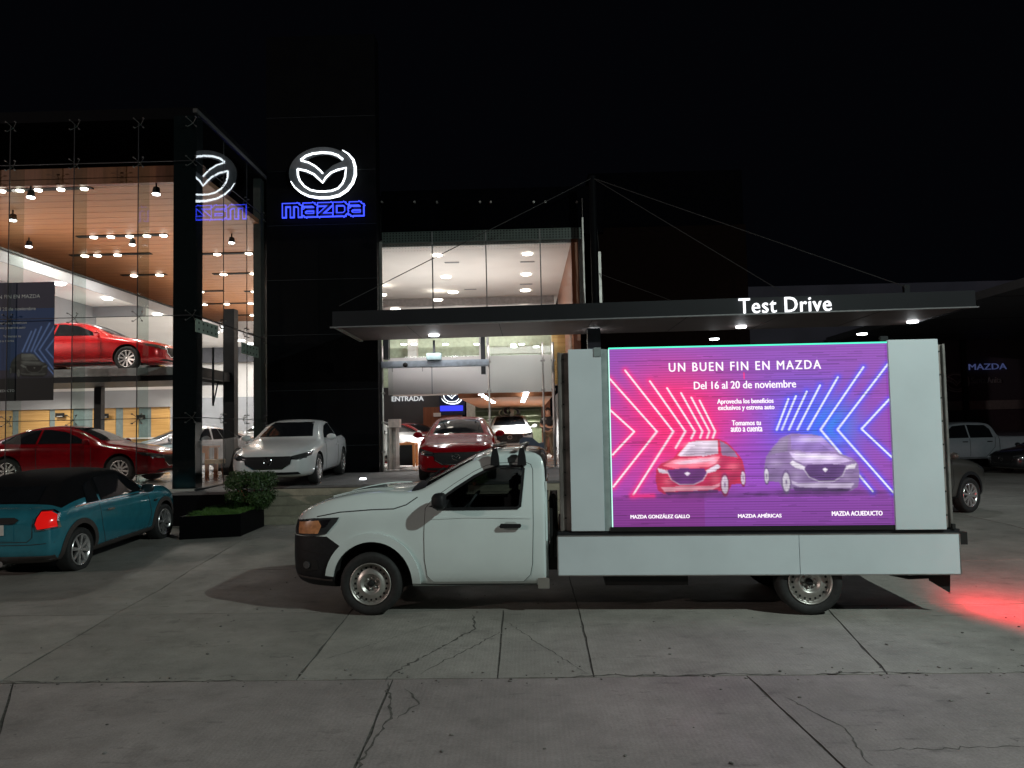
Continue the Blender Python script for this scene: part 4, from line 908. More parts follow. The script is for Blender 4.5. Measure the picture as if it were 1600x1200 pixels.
# ---------------------------------------------------------------- signs on the tower
def emblem(name, label, cpos, R, parent=None, bright=E_SIGNW, dark=None):
    t = thing(name, label, 'sign', cpos) if parent is None else parent
    dk = dark or mat('dark_chrome', (.15, .16, .18), .45, .2)
    def pts(L): return [((a-520)/252*R, -.06, -(b-355)/252*R) for a, b in L]
    bm = bmesh.new(); O = [(R*math.cos(t_), R*.79*math.sin(t_)) for t_ in np.linspace(0, 2*PI, 41)[:-1]]; I = [(R*.76*math.cos(t_), R*.60*math.sin(t_)-.03*R) for t_ in np.linspace(0, 2*PI, 41)[:-1]]
    for i in range(40):
        j = (i+1) % 40
        for y0 in (-.05,):
            a = [bm.verts.new((x, y0, z)) for x, z in (O[i], O[j], I[j], I[i])]; b = [bm.verts.new((x, .06, z)) for x, z in (O[i], O[j], I[j], I[i])]
            bm.faces.new(a); bm.faces.new((a[0], b[0], b[1], a[1])); bm.faces.new((a[2], b[2], b[3], a[3])); bm.faces.new(b[::-1])
    o = bm_obj('ring', bm, dk, t); 
    bm = bmesh.new(); W1 = [(355, 262), (450, 292), (526, 362), (600, 300), (690, 262), (740, 285), (705, 322), (600, 352), (522, 432), (440, 365), (330, 322), (318, 290)]
    prism(bm, [((a-520)/252*R, -(b-355)/252*R) for a, b in W1], -.045, .05); bm_obj('wing', bm, dk, t)
    sc_ = R/252
    for nm, L, w in (('outer_tube', [(676, 186), (720, 215), (757, 262), (772, 320), (772, 380), (752, 440), (710, 495), (650, 533), (580, 548), (500, 548), (420, 532), (360, 502), (312, 460), (284, 415)], [3, 6, 9, 10, 11, 11, 11, 11, 10, 9, 8, 7, 5, 3]),
                     ('upper_tube', [(360, 252), (400, 222), (450, 206), (520, 200), (590, 206), (640, 225), (678, 258)], 8), ('wing_tube', [(360, 256), (420, 274), (470, 304), (505, 336), (526, 360)], 6),
                     ('lower_tube', [(336, 322), (338, 370), (352, 412), (385, 455), (430, 485), (480, 497), (530, 500), (590, 496), (640, 478), (675, 440), (694, 395), (702, 322), (640, 336), (590, 356), (550, 392), (524, 432), (498, 404), (460, 366), (400, 336), (336, 322)], 7)):
        bm = bmesh.new(); tube(bm, pts(L), [q*sc_ for q in w] if isinstance(w, list) else w*sc_, 7); bm_obj(nm, bm, bright, t, True)
    return t
p = P(504, 271, YT-.15); emblem('emblem_sign', 'large lit oval winged emblem high on the black tower', p, (P(556, 271, YT).x-P(453, 271, YT).x)/2)
def stroke_letters(word, h):
    """squared lower-case letters as centre-line strokes, unit height h"""
    G = {'m': ([[(0, 0), (0, 1), (1.25, 1), (1.5, .8), (1.5, 0)], [(.75, 1), (.75, 0)]], 1.5), 'a': ([[(.08, 1), (.85, 1), (1.1, .8), (1.1, 0), (.2, 0), (0, .14), (0, .4), (.2, .55), (1.05, .55)]], 1.1),
         'z': ([[(0, 1), (1.1, 1), (0, 0), (1.1, 0)]], 1.1), 'd': ([[(0, 0), (0, 1), (.85, 1), (1.1, .78), (1.1, .22), (.85, 0), (0, 0)]], 1.1)}
    x = 0; out = []
    for c in word:
        st, w = G[c]; out.append([[((x+a)*h, b*h) for a, b in s] for s in st]); x += w+.36
    return out, (x-.36)*h
def flat_stroke(bm, pts, w, y0, y1):
    for (a, b), (c, d) in zip(pts, pts[1:]):
        t = Vector((c-a, d-b)).normalized()*w/2; n = Vector((-t.y, t.x))
        q = [(a-t.x-n.x, b-t.y-n.y), (c+t.x-n.x, d+t.y-n.y), (c+t.x+n.x, d+t.y+n.y), (a-t.x+n.x, b-t.y+n.y)]
        prism(bm, q, y0, y1)
h = .26; L, wtot = stroke_letters('mazda', 1.); W = P(566, 330, YT).x-P(445, 330, YT).x; hh = W/wtot; L, wtot = stroke_letters('mazda', hh)
p = P(444, 341, YT-.1); sg = thing('letter_sign', 'squared wordmark with glowing blue edges under the tower emblem', 'sign', (p.x, YT-.06, P(505, 340, YT).z+.05))
for ch, st in zip('mazda', L):
    bm = bmesh.new()
    for s in st: flat_stroke(bm, s, hh*.44, -.03, .0)
    g = bm_obj('letter', bm, E_BLUE, sg); bm = bmesh.new()
    for s in st: flat_stroke(bm, s, hh*.22, -.055, -.031)
    bm_obj('letter_face', bm, mat('navy_letter_face', (.004, .006, .05), .4), g)
lamp('sign_glow', 'AREA', (sg.location.x+W/2, YT-.35, sg.location.z+hh/2), 3, (.08, .12, 1), W, (math.radians(90), 0, 0), size_y=.3)

# ---------------------------------------------------------------- canopy with its mast and stays
zc0 = 4.45; FL = Pz(518, 512, zc0); FR = Pz(1526.6, 480, zc0); BL = Pz(561, 534, zc0); dvec = (BL-FL); BRr = FR+dvec*1.05
can = thing('entrance_canopy', 'long dark canopy over the entrance and the test drive bay', 'canopy')
def slabq(name, c4, z0_, z1_, m, parent, bev=0):
    bm = bmesh.new(); a = [bm.verts.new((p.x, p.y, z0_)) for p in c4]; b = [bm.verts.new((p.x, p.y, z1_)) for p in c4]
    bm.faces.new(a[::-1]); bm.faces.new(b)
    for i in range(4): bm.faces.new((a[i], a[(i+1) % 4], b[(i+1) % 4], b[i]))
    return bm_obj(name, bm, m, parent)
ux = (FR-FL).normalized(); uy = dvec.normalized()
SOFF = mat('brown_soffit', (.11, .085, .08), .6, var=.1, scale=1.5)
slabq('roof_slab', [FL+ux*.12+uy*.12, FR-ux*.12+uy*.12, BRr-ux*.12, BL+ux*.12], zc0+.03, zc0+.33, SOFF, can)
FASC = mat('canopy_fascia', (.0105, .012, .0145), .6, spec=.2, var=.12, scale=1)
slabq('front_fascia', [FL+ux*.02, FR-ux*.02, FR-ux*.02+uy*.10, FL+ux*.02+uy*.10], zc0+.022, zc0+.37, FASC, can)
slabq('drip_edge', [FL-ux*.03-uy*.03, FR+ux*.03-uy*.03, FR+ux*.03+uy*.06, FL-ux*.03+uy*.06], zc0-.01, zc0+.018, mat('drip_grey', (.16, .165, .17), .5), can)
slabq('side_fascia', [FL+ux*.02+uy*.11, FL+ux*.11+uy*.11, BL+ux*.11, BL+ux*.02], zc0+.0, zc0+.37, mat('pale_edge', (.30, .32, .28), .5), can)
slabq('side_fascia', [FR-ux*.02+uy*.11, FR-ux*.11+uy*.11, BRr-ux*.11, BRr-ux*.02], zc0+.0, zc0+.37, FASC, can)
for i, f in enumerate((.12, .27, .42, .57, .72, .87)):
    q = FL.lerp(FR, f); slabq('soffit_joint', [q-ux*.006+uy*.14, q+ux*.006+uy*.14, q+ux*.006+uy*2.8, q-ux*.006+uy*2.8], zc0+.024, zc0+.0285, DARK, can)
labs = ['leftmost, over the entrance doors', 'above the left end of the billboard', 'rear one behind the middle lights', 'under the word Drive', 'second from the right end', 'rightmost, near the canopy corner']
for (px, py), lb in zip(((678, 523), (928, 516), (1116, 529), (1158, 510), (1347, 521), (1426, 502)), labs):
    q = Pz(px, py, zc0+.02); o = downlight((q.x, q.y, zc0+.022), .135, 'round canopy downlight, '+lb, group='canopy downlights', em=E_COOL)
    lamp('canopy_lamp', 'SPOT', (q.x, q.y, zc0-.06), 55, (.95, .98, 1), .1, (0, 0, 0), spot=150)
    lamp('added_soffit_fill', 'POINT', (q.x, q.y, zc0-.22), 2.2, (.95, .98, 1), .05)  # extra point light added below each downlight to light up the soffit
for i, (px, py, lb) in enumerate(((1150, 489, 'T'),)):
    pass
td = text_mesh('raised_lettering', 'Test Drive', .3, E_TEXT, None, (0, 0, 0), .03, fit=None, bold=.012)
a, b = Pz(1154, 0, 5), None
YTD = (FL.lerp(FR, .64)).y; pa, pb = P(1155, 489, YTD-.06), P(1298, 485, YTD-.11)
W_ = (pb-pa).length; bpy.data.objects.remove(td)
td = text_mesh('raised_lettering', 'Test Drive', .3, E_TEXT, None, ((pa.x+pb.x)/2, YTD-.10, (pa.z+pb.z)/2-.01), .03, fit=W_, bold=.0, space=1.08, rotz=math.atan2(ux.y, ux.x))
co = np.empty(len(td.data.vertices)*3); td.data.vertices.foreach_get('co', co); co = co.reshape(-1, 3); co[:, 2] *= (P(1160, 466, YTD).z-P(1160, 489, YTD).z)/co[:, 2].max(); td.data.vertices.foreach_set('co', co.ravel())
td.data.update(); split_letters(td, 'raised_lettering', 'white glowing words Test Drive on the canopy edge')
YM = 19.9
mp0, mp1 = P(931, 480, YM), P(925, 276, YM)
mast = thing('canopy_mast', 'tall dark steel mast with stay cables behind the canopy', 'mast')
bm = bmesh.new(); tube(bm, [(mp0.x, YM, .97), (mp0.x, YM, mp1.z)], .10, 12); bm_obj('pole', bm, BLACKP, mast)
bx('lit_strip', (P(934, 400, YM).x, P(938, 400, YM).x, YM-.14, YM-.11, P(936, 475, YM).z, P(936, 395, YM).z), ALU, mast)
top = Vector((mp0.x, YM-.05, mp1.z-.05)); ROPE = mat('stay_cable', (.014, .013, .013), .7)
for px, py in ((1418, 449), (1232, 462), (530, 478)):
    e = Pz(px, py, zc0+.48); bm = bmesh.new(); tube(bm, [top, e], .011, 5); bm_obj('stay_cable', bm, ROPE, mast)
a1 = P(945, 428, YM); bm = bmesh.new(); tube(bm, [P(930, 425, YM), Pz(1055, 472, zc0+.42)], .009, 5); bm_obj('stay_cable', bm, ROPE, mast)
bm = bmesh.new(); tube(bm, [top, P(943, 470, YM)], .009, 5); bm_obj('stay_cable', bm, ROPE, mast)
q = Pz(1418, 458, zc0+.37); br = bx('stay_anchor', (q.x-.06, q.x+.06, q.y, q.y+.1, zc0+.372, zc0+.56), FASC, can)
q = Pz(1513, 458, zc0+.4); 
# canopy leg seen above the billboard panel
bx('canopy_leg', (P(918, 540, 18.6).x, P(938, 540, 18.6).x, 18.5, 18.75, .95, zc0-.012), mat('blue_grey_leg', (.10, .13, .17), .4), can)

# ---------------------------------------------------------------- entrance reflections built as signs, and furniture
q = P(637, 619, 33.9); o = text_mesh('entrance_sign_reflection', 'ENTRADA', .3, mat('sign_letter_white', (.75, .76, .76), .5), None, (q.x, 33.9, P(637, 626.5, 33.9).z), .02, fit=P(663, 619, 33.9).x-P(613, 619, 33.9).x, bold=.006)
o.data.materials[0] = emis('entrada_reflection', (.62, .64, .65), 1.0); split_letters(o, 'entrance_sign_reflection', 'reflection of the word ENTRADA built as pale letters on the dark inner wall')  # a reflection, built as glowing letters fixed to the wall
q = P(706, 618, 33.6); bx_ = thing('inner_emblem_reflection', 'reflection of a winged emblem over a blue strip, built as a navy panel inside the entrance', 'sign', (q.x, 33.6, q.z))  # a reflection of emblem and blue light, built as a solid lit sign
bx('panel', (-.55, .55, .02, .06, -.85, .42), mat('navy_panel', (.01, .02, .06), .4), bx_); emblem('e', '', (0, 0, 0), .48, parent=bx_); bx('blue_strip', (-.52, .48, -.02, .0, -.68, -.44), emis('blue_strip', (.05, .06, .95), 1.2), bx_)
q = P(649, 686, 33.6)
for (px, py, w, hh_, lb) in ((683, 685, .32, .16, 'small framed picture'),):
    q = P(px, py-37, 33.6); o = bx('wall_plaque', (q.x-w/2, q.x+w/2, 33.55, 33.66, q.z-hh_/2, q.z+hh_/2), WHITEW); tag(o, 'small pale plaque on the red brown inner wall', 'plaque')
rp = thing('reception_pedestal', 'tall grey pedestal desk with a hand sanitiser box by the entrance', 'pedestal')
a, b = P(606, 700, 21.6), P(624, 700, 22.6)
bm = bmesh.new(); box(bm, a.x, a.x+.06, 21.5, 22.6, .985, P(610, 668, 21.6).z); box(bm, a.x+.07, b.x, 22.0, 22.6, .985, P(610, 668, 21.6).z); bm_obj('pedestal', bm, mat('greige_panel', (.36, .33, .31), .35), rp)
bx('box', (a.x+.02, a.x+.34, 21.6, 21.9, P(610, 668, 21.6).z+.003, P(610, 655, 21.6).z), mat('pinkish_box', (.6, .48, .44), .6), rp)
tb = thing('orange_desk', 'orange framed desk with a dark slatted panel beside the pedestal', 'desk'); ya = 23.0; x0, x1 = P(624, 700, ya).x, P(648, 700, ya).x; zt_ = P(636, 692, ya).z
bx('desk_top', (x0, x1, ya, ya+.7, zt_-.06, zt_), ORANGEW, tb); bx('leg', (x1-.07, x1, ya, ya+.06, .99, zt_-.062), ORANGEW, tb); bx('leg', (x1-.07, x1, ya+.64, ya+.7, .99, zt_-.062), ORANGEW, tb); bx('panel', (x0, x1-.075, ya+.03, ya+.06, 1.03, zt_-.065), PLASTIC, tb)
# orange table and planter stand seen through the side glass
tb = thing('orange_table', 'small orange wooden table behind the corner column', 'table'); ya = 19.6; x0, x1 = P(290, 700, ya).x, P(327, 700, ya).x; zt_ = P(310, 697, ya).z
bx('table_top', (x0, x1, ya, ya+.7, zt_-.05, zt_), ORANGEW, tb); bx('apron', (x0+.05, x1-.05, ya+.03, ya+.06, zt_-.18, zt_-.052), ORANGEW, tb)
for x in (x0+.03, x1-.12):
    for y in (ya+.02, ya+.6): bx('leg', (x, x+.08, y, y+.08, ZF, zt_-.052), ORANGEW, tb)
st = thing('stool', 'low brown round stool near the glass behind the bush', 'stool', (P(336, 745, 18.9).x, 18.9, ZF)); bm = bmesh.new(); tube(bm, [(0, 0, .42), (0, 0, .52)], .24, 16); bm_obj('seat', bm, mat('tan_leather', (.38, .22, .09), .5), st)
for k in range(4): bm = bmesh.new(); c_, s_ = math.cos(k*PI/2+.5)*.2, math.sin(k*PI/2+.5)*.2; tube(bm, [(c_, s_, 0), (c_*.7, s_*.7, .42)], .018, 6); bm_obj('leg', bm, WOODR, st)
# banner hung inside the glass at the far left
bw, bh = 2.9, None; pa = P(85.5, 440, YF+.12); pb = P(85, 625, YF+.12); bh = pa.z-pb.z
cv = Canvas(290, int(290*bh/bw), (.06, .055, .10)); k = 290/bw; H = cv.h; U = lambda px: 290-(85-px)*k*16.1/1200; Vv = lambda py: (py-440)/185*H
cv.poly([(0, Vv(483)), (290, Vv(481)), (290, Vv(576)), (0, Vv(578))], (.035, .08, .24)); cv.blob((60, Vv(560)), 70, 60, (.10, .015, .09), .8); cv.poly([(0, Vv(590)), (290, Vv(590)), (290, H), (0, H)], (.008, .008, .012))
for i, (x, yt, xm, yb) in enumerate(((48, 517, 34, 548), (55, 514, 41, 548), (64, 510, 48, 548), (77, 505, 53, 548), (88, 505, 61, 546), (88, 526, 72, 546))):
    cv.seg((U(x), Vv(yt)), (U(xm), Vv(yb)), 3.4, (.22, .36, .85))
    if i >= 3: cv.seg((U(xm), Vv(yb)), (U(xm+ (36 if i == 3 else 27 if i == 4 else 16)), Vv(yb+(42 if i == 3 else 36 if i == 4 else 18))), 3.0, (.22, .36, .85))
car_print(cv, U(45), Vv(570), 30*k*16.1/1200*1.02, (.05, .05, .05), (.01, .01, .01), (.28, .29, .28), flip=True)
ban = thing('advertising_banner', 'dark blue advertising banner with a grey car hanging inside the far left glass', 'banner', (pa.x-bw, YF+.12, pb.z))
cv.mesh('banner_print', bw, bh, vcol_mat('banner_ink', 0), ban, (0, 0, 0)); bx('banner_back', (0, bw, .004, .012, 0, bh), DARK, ban)
def btext(s, px_r, py, size, fit=None): 
    text_mesh('banner_text', s, size, mat('banner_white', (.8, .8, .84), .6), ban, (bw-(85-px_r)*16.1/1200, -.006, bh*(1-(py-440)/185)), .001, align='RIGHT', bold=0)
btext('UN BUEN FIN EN MAZDA', 62, 465, .115); btext('Del 16 al 20 de noviembre', 55, 484, .105); btext('Aprovecha los beneficios', 41, 505, .075); btext('exclusivos y estrena auto', 39, 512.5, .075); btext('Tomamos tu', 32, 526, .075); btext('auto a cuenta', 21, 533, .075); btext('MAZDA ACUEDUCTO', 23, 611, .075)
# ---------------------------------------------------------------- the billboard pickup truck
CABGLASS = sheet_glass('cab_glass', (.42, .45, .45), 1.5, 1.0)
CAB = [(-1.0, .50, .42, .74, .34, .84, .86), (-.965, .40, .60, .92, .48, 1.02, 1.04), (-.88, .31, .75, 1.01, .60, 1.12, 1.15), (-.70, .27, .835, 1.05, .68, 1.20, 1.235), (-.42, .26, .875, 1.10, .71, 1.285, 1.325),
       (0.0, .26, .885, 1.14, .73, 1.35, 1.40), (.30, .26, .885, 1.16, .775, 1.31, 1.395), (.50, .26, .885, 1.17, .775, 1.325, 1.43), (.60, .26, .885, 1.17, .77, 1.36, 1.475), (1.17, .27, .885, 1.18, .735, 1.71, 1.79), (1.40, .27, .885, 1.18, .73, 1.745, 1.835), (1.65, .27, .885, 1.18, .73, 1.75, 1.84), (1.86, .27, .885, 1.18, .73, 1.75, 1.835),
       (1.945, .275, .88, 1.18, .725, 1.73, 1.80), (1.97, .29, .86, 1.15, .69, 1.64, 1.67)]
TYAW = math.radians(-2.754); HW = .90
fw = Pz(578, 963, .01); cy_ = HW
tl = (fw.x-math.sin(TYAW)*cy_, fw.y+math.cos(TYAW)*cy_, .01)
def split_bumper(bm):
    for co, no in (((0, 0, .868), (0, 0, 1)),): bmesh.ops.bisect_plane(bm, geom=list({g for f in bm.faces if f.calc_center_median().x < -.25 for g in [f]+list(f.edges)+list(f.verts)}), plane_co=co, plane_no=no)
    n = Vector((.147, 0, .214)).normalized()
    bmesh.ops.bisect_plane(bm, geom=list({g for f in bm.faces if f.calc_center_median().x < -.12 for g in [f]+list(f.edges)+list(f.verts)}), plane_co=(-.50, 0, .868), plane_no=n)
    for f in bm.faces:
        c = f.calc_center_median()
        if f.material_index == 0 and c.x < -.1 and c.z < .868 and (Vector((c.x+.50, 0, c.z-.868)).dot(n) < 0): f.material_index = 2
WINP = [(.715, 1.185), (.76, 1.162), (1.3, 1.163), (1.64, 1.165), (1.675, 1.19), (1.70, 1.42), (1.716, 1.59), (1.69, 1.622), (1.43, 1.617), (1.30, 1.58), (1.162, 1.512), (.95, 1.378), (.765, 1.25)]
def cut_window(bm): prism(bm, [(1.3+(x-1.3)*.985, 1.38+(z-1.38)*.975) for x, z in WINP], -1.2, 1.2)
def cut_cabin(bm): prism(bm, [(.86, .62), (1.84, .62), (1.84, 1.60), (1.25, 1.60), (.86, 1.30)], -.70, .70)
T = Car('led_billboard_truck', 'white pickup truck carrying a lit purple advertising screen across the yard', 'truck', CAB, TRUCKW, (.02,), .345, .445, tl, TYAW, second=PLASTIC, split=split_bumper, ywheel=.66, tilt=.006, cuts=(cut_cabin, cut_window))
TR = T.root
T.wheel(0, -1, HW-.02, .345, .23, .232, 'steel'); T.wheel(0, 1, HW-.02, .345, .23, .232, 'steel'); T.wheel(4.777, -1, HW-.03, .345, .23, .232, 'steel'); T.wheel(4.777, 1, HW-.03, .345, .23, .232, 'steel')
door = [(.622, 1.17), (.610, .90), (.612, .62), (.638, .43), (.70, .362), (1.70, .365), (1.775, .44), (1.80, .56), (1.815, 1.0), (1.815, 1.58), (1.795, 1.635), (1.74, 1.66), (1.42, 1.655), (1.30, 1.63), (1.16, 1.565), (.95, 1.44), (.70, 1.27)]
win = [(.715, 1.185), (.76, 1.162), (1.64, 1.165), (1.675, 1.19), (1.70, 1.42), (1.716, 1.59), (1.69, 1.622), (1.43, 1.617), (1.30, 1.58), (1.162, 1.512), (.95, 1.378), (.765, 1.25)]
for s in (-1, 1):
    T.seam('door_gap', door, s, w=.013, closed=True, off=.002)
    cxm, czm = 1.25, .95
    dA = [(1.3, .363), (1.3, 1.163), (.76, 1.162), (.715, 1.185), (.765, 1.25), (.95, 1.378), (1.162, 1.512), (1.30, 1.58), (1.30, 1.63), (1.16, 1.565), (.95, 1.44), (.70, 1.27), (.622, 1.17), (.610, .90), (.612, .62), (.638, .43), (.70, .362)]
    dB = [(1.3, .363), (1.70, .365), (1.775, .44), (1.80, .56), (1.815, 1.0), (1.815, 1.58), (1.795, 1.635), (1.74, 1.66), (1.42, 1.655), (1.30, 1.63), (1.30, 1.58), (1.43, 1.617), (1.69, 1.622), (1.716, 1.59), (1.70, 1.42), (1.675, 1.19), (1.64, 1.165), (1.3, 1.163)]
    d_ = T.decal('door', [dA, dB], 'side', TRUCKW, .006, s, ml=.06)
    w_ = T.seam('window_seal', WINP, s, PLASTIC, .030, .010, closed=True, parent=d_)
    cw, cz_ = 1.3, 1.36
    T.decal('side_window', [(cw+(x-cw)*.98, cz_+(z-cz_)*.97) for x, z in WINP], 'side', CABGLASS, .003, s, ml=.06, depth=.001)
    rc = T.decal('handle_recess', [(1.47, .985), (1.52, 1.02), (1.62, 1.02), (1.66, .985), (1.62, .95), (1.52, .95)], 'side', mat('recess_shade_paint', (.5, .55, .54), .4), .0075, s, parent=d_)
    T.decal('door_handle', [(1.445, .975), (1.465, 1.002), (1.68, .998), (1.69, .975), (1.675, .955), (1.46, .952)], 'side', PLASTIC, .035, s, depth=.02, parent=d_)
    T.decal('wheel_arch_flare', ringpoly(.02, .365, .447, .54, -2, 172, 22), 'side', TRUCKW, .016, s, depth=.02)
    T.decal('headlight', [(-.90, 1.035), (-.66, 1.065), (-.36, 1.078), (-.385, 1.03), (-.50, .90), (-.66, .868), (-.90, .88)], 'side', LAMPG, .008, s, label=None)
    T.decal('turn_lamp', [(-.84, 1.02), (-.60, 1.04), (-.56, .985), (-.60, .90), (-.84, .895)], 'side', AMBER, .013, s)
    T.decal('lamp_reflector', [(-.57, 1.045), (-.44, 1.06), (-.50, .98), (-.555, .965)], 'side', CHROME, .013, s)
    T.seam('bonnet_seam', [(-.62, 1.085), (-.35, 1.135), (.0, 1.16), (.26, 1.168), (.40, 1.21), (.52, 1.29)], s, w=.010)
    T.seam('sill_seam', [(.46, .335), (.8, .325), (1.84, .325)], s, w=.012)
    T.seam('fender_seam', [(.48, .42), (.47, .30)], s, w=.006)
    T.seam('body_crease', [(.66, 1.06), (1.1, 1.075), (1.78, 1.06)], s, TRUCKW, .02, .010)
    T.seam('bumper_line', [(-.93, .74), (-.7, .70), (-.42, .66)], s, DARK, w=.012, off=.003); T.seam('bumper_line', [(-.9, .42), (-.7, .40), (-.45, .38)], s, TRIM, w=.02, off=.006)
    T.decal('fog_lamp', arc(-.74, .55, .042, 0, 330, 11), 'side', LAMPG, .012, s)
    T.decal('fog_lamp_recess', [(-.86, .62), (-.62, .60), (-.60, .50), (-.82, .46)], 'side', DARK, .004, s)
    b = bmesh.new(); bmesh.ops.create_icosphere(b, subdivisions=3, radius=1)
    for v in b.verts: v.co = Vector((.82+math.copysign(abs(v.co.x)**.7, v.co.x)*.105*(1 if v.co.x < 0 else .5), s*(1.0+math.copysign(abs(v.co.y)**.7, v.co.y)*.11), 1.262+math.copysign(abs(v.co.z)**.7, v.co.z)*.092))
    box(b, .79, .86, min(s*.80, s*.95), max(s*.80, s*.95), 1.18, 1.215); mr = bm_obj('mirror', b, PLASTIC, TR, True)
    T.decal('sail_trim', [(.66, 1.185), (.86, 1.175), (.88, 1.26), (.80, 1.25)], 'side', PLASTIC, .013, s)

SEATM = mat('seat_cloth', (.10, .10, .105), .9, var=.2, scale=30)
for s in (-1, 1):
    b = bmesh.new(); box(b, 1.48, 1.62, s*.36-.24, s*.36+.24, .72, 1.30, bev=.04); box(b, 1.10, 1.50, s*.36-.24, s*.36+.24, .72, .88, bev=.04); bm_obj('seat', b, SEATM, TR, True)
    b = bmesh.new(); box(b, 1.53, 1.62, s*.36-.12, s*.36+.12, 1.32, 1.48, bev=.03); bm_obj('headrest', b, SEATM, TR, True)
b = bmesh.new(); C0 = Vector((1.06, -.38, 1.16)); ax = Vector((-.82, 0, .57)); e1 = Vector((0, 1, 0)); e2 = ax.cross(e1)
tube(b, [C0+(e1*math.cos(t)+e2*math.sin(t))*.19 for t in np.linspace(0, 2*PI, 25)[:-1]], .016, 7, closed=True)
for t in (.3, 2.84, 4.71): tube(b, [C0, C0+(e1*math.cos(t)+e2*math.sin(t))*.185], .014, 5)
tube(b, [C0, C0+Vector((-.18, 0, -.13))], .03, 7); bm_obj('steering_wheel', b, mat('wheel_grey', (.09, .09, .095), .5), TR, True); bx('dashboard', (.87, 1.0, -.70, .70, .9, 1.12), mat('dash_grey', (.05, .05, .055), .6), TR, .03)
T.decal('cowl_grille', [(.44, -.70), (.44, .70), (.60, .715), (.60, -.715)], 'top', PLASTIC, .006)
T.decal('windscreen', [(.61, -.70), (.61, .70), (1.14, .655), (1.14, -.655)], 'top', CARGLASS, .005)
for s in (-1, 1):
    b = bmesh.new(); tube(b, [(.60, s*.62-.10, 1.475), (.76, s*.25-.1, 1.60)], .008, 5); bm_obj('wiper', b, PLASTIC, TR)
T.decal('grille', [(-.42, 1.0), (.42, 1.0), (.36, .74), (-.36, .74)], 'nose', PLASTIC, .008); [T.decal('bonnet_rib', [(-.55, s*.42), (.2, s*.55), (.2, s*.53), (-.55, s*.40)], 'top', TRUCKW, .010) for s in (-1, 1)]
# roof rack feet with crossbars
for x in (1.40, 1.70):
    h, n, _, _ = T.bvh.ray_cast(Vector((x, -.72, 4)), Vector((0, 0, -1))); zr = h.z
    bar = bmesh.new(); box(bar, x-.030, x+.030, -.755, .755, 1.845, 1.87, bev=.008); bo = bm_obj('roof_bar', bar, ALU, TR)
    for s in (-1, 1):
        b = bmesh.new()
        h2, _, _, _ = T.bvh.ray_cast(Vector((x, s*.80, 4)), Vector((0, 0, -1))); za = 1.635
        prism(b, [(x-.05, za), (x+.05, za), (x+.042, za+.10), (x+.022, za+.19), (x-.022, za+.19), (x-.042, za+.10)], min(s*.83, s*.76), max(s*.83, s*.76))
        bm_obj('rack_foot', b, PLASTIC, bo)
# cab rear trim, mud guard
bx('cab_back_panel', (1.955, 1.975, -.78, .78, .40, 1.45), TRUCKW, TR); bx('rear_cab_guard', (1.86, 1.985, -.84, -.80, .285, .40), mat('muddy_grey', (.20, .19, .17), .8), TR)
# chassis
bm = bmesh.new()
for y in (-.42, .42): box(bm, .6, 6.2, y-.04, y+.04, .42, .58)
for x in (1.2, 2.4, 3.6, 5.6): box(bm, x-.05, x+.05, -.38, .38, .45, .55)
tube(bm, [(4.777, -.75, .345), (4.777, .75, .345)], .05, 8); tube(bm, [(0, -.7, .345), (0, .7, .345)], .045, 8); tube(bm, [(.6, 0, .4), (4.7, 0, .36)], .04, 8)
box(bm, 4.1, 5.45, -.60, -.52, .40, .44); box(bm, 4.1, 5.45, .52, .60, .40, .44); box(bm, 2.6, 3.5, -.75, -.2, .30, .52)
bm_obj('chassis', bm, mat('chassis_black', (.012, .012, .012), .7), TR)
bx('battery_box', (1.99, 2.08, -.55, .5, .58, 1.25), mat('cable_box', (.06, .065, .07), .6), TR)
bm = bmesh.new(); tube(bm, [(2.0, -.72, 1.22), (2.04, -.70, 1.3), (2.07, -.6, .9)], .02, 6); tube(bm, [(2.02, -.78, .62), (2.02, -.78, 1.15)], .022, 6); bm_obj('cable', bm, DARK, TR)
yN = -HW                          # near face of the load body
deckp = bx('load_deck', (2.085, 6.34, yN+.02, HW, .862, .905), DARKM, TR)
PW = [(2.085, 4.66), (4.663, 6.318)]
for i, (a, b) in enumerate(PW): bx('side_skirt', (a, b, yN-.005, yN+.02, .438, .858), PANELW, TR, .003)
for (a, b, c, d) in ((2.083, 6.32, .430, .438), (2.083, 6.32, .8585, .866)): bx('skirt_trim', (a, b, yN-.008, yN+.024, c, d), ALU, TR)
for x in (2.076, 6.3185): bx('skirt_trim', (x, x+.009, yN-.008, yN+.024, .439, .858), ALU, TR)
bx('side_skirt', (2.085, 6.32, HW-.02, HW+.005, .438, .858), PANELW, TR, .003); bx('rear_skirt', (6.32, 6.335, yN+.03, HW-.02, .45, .858), PANELW, TR)
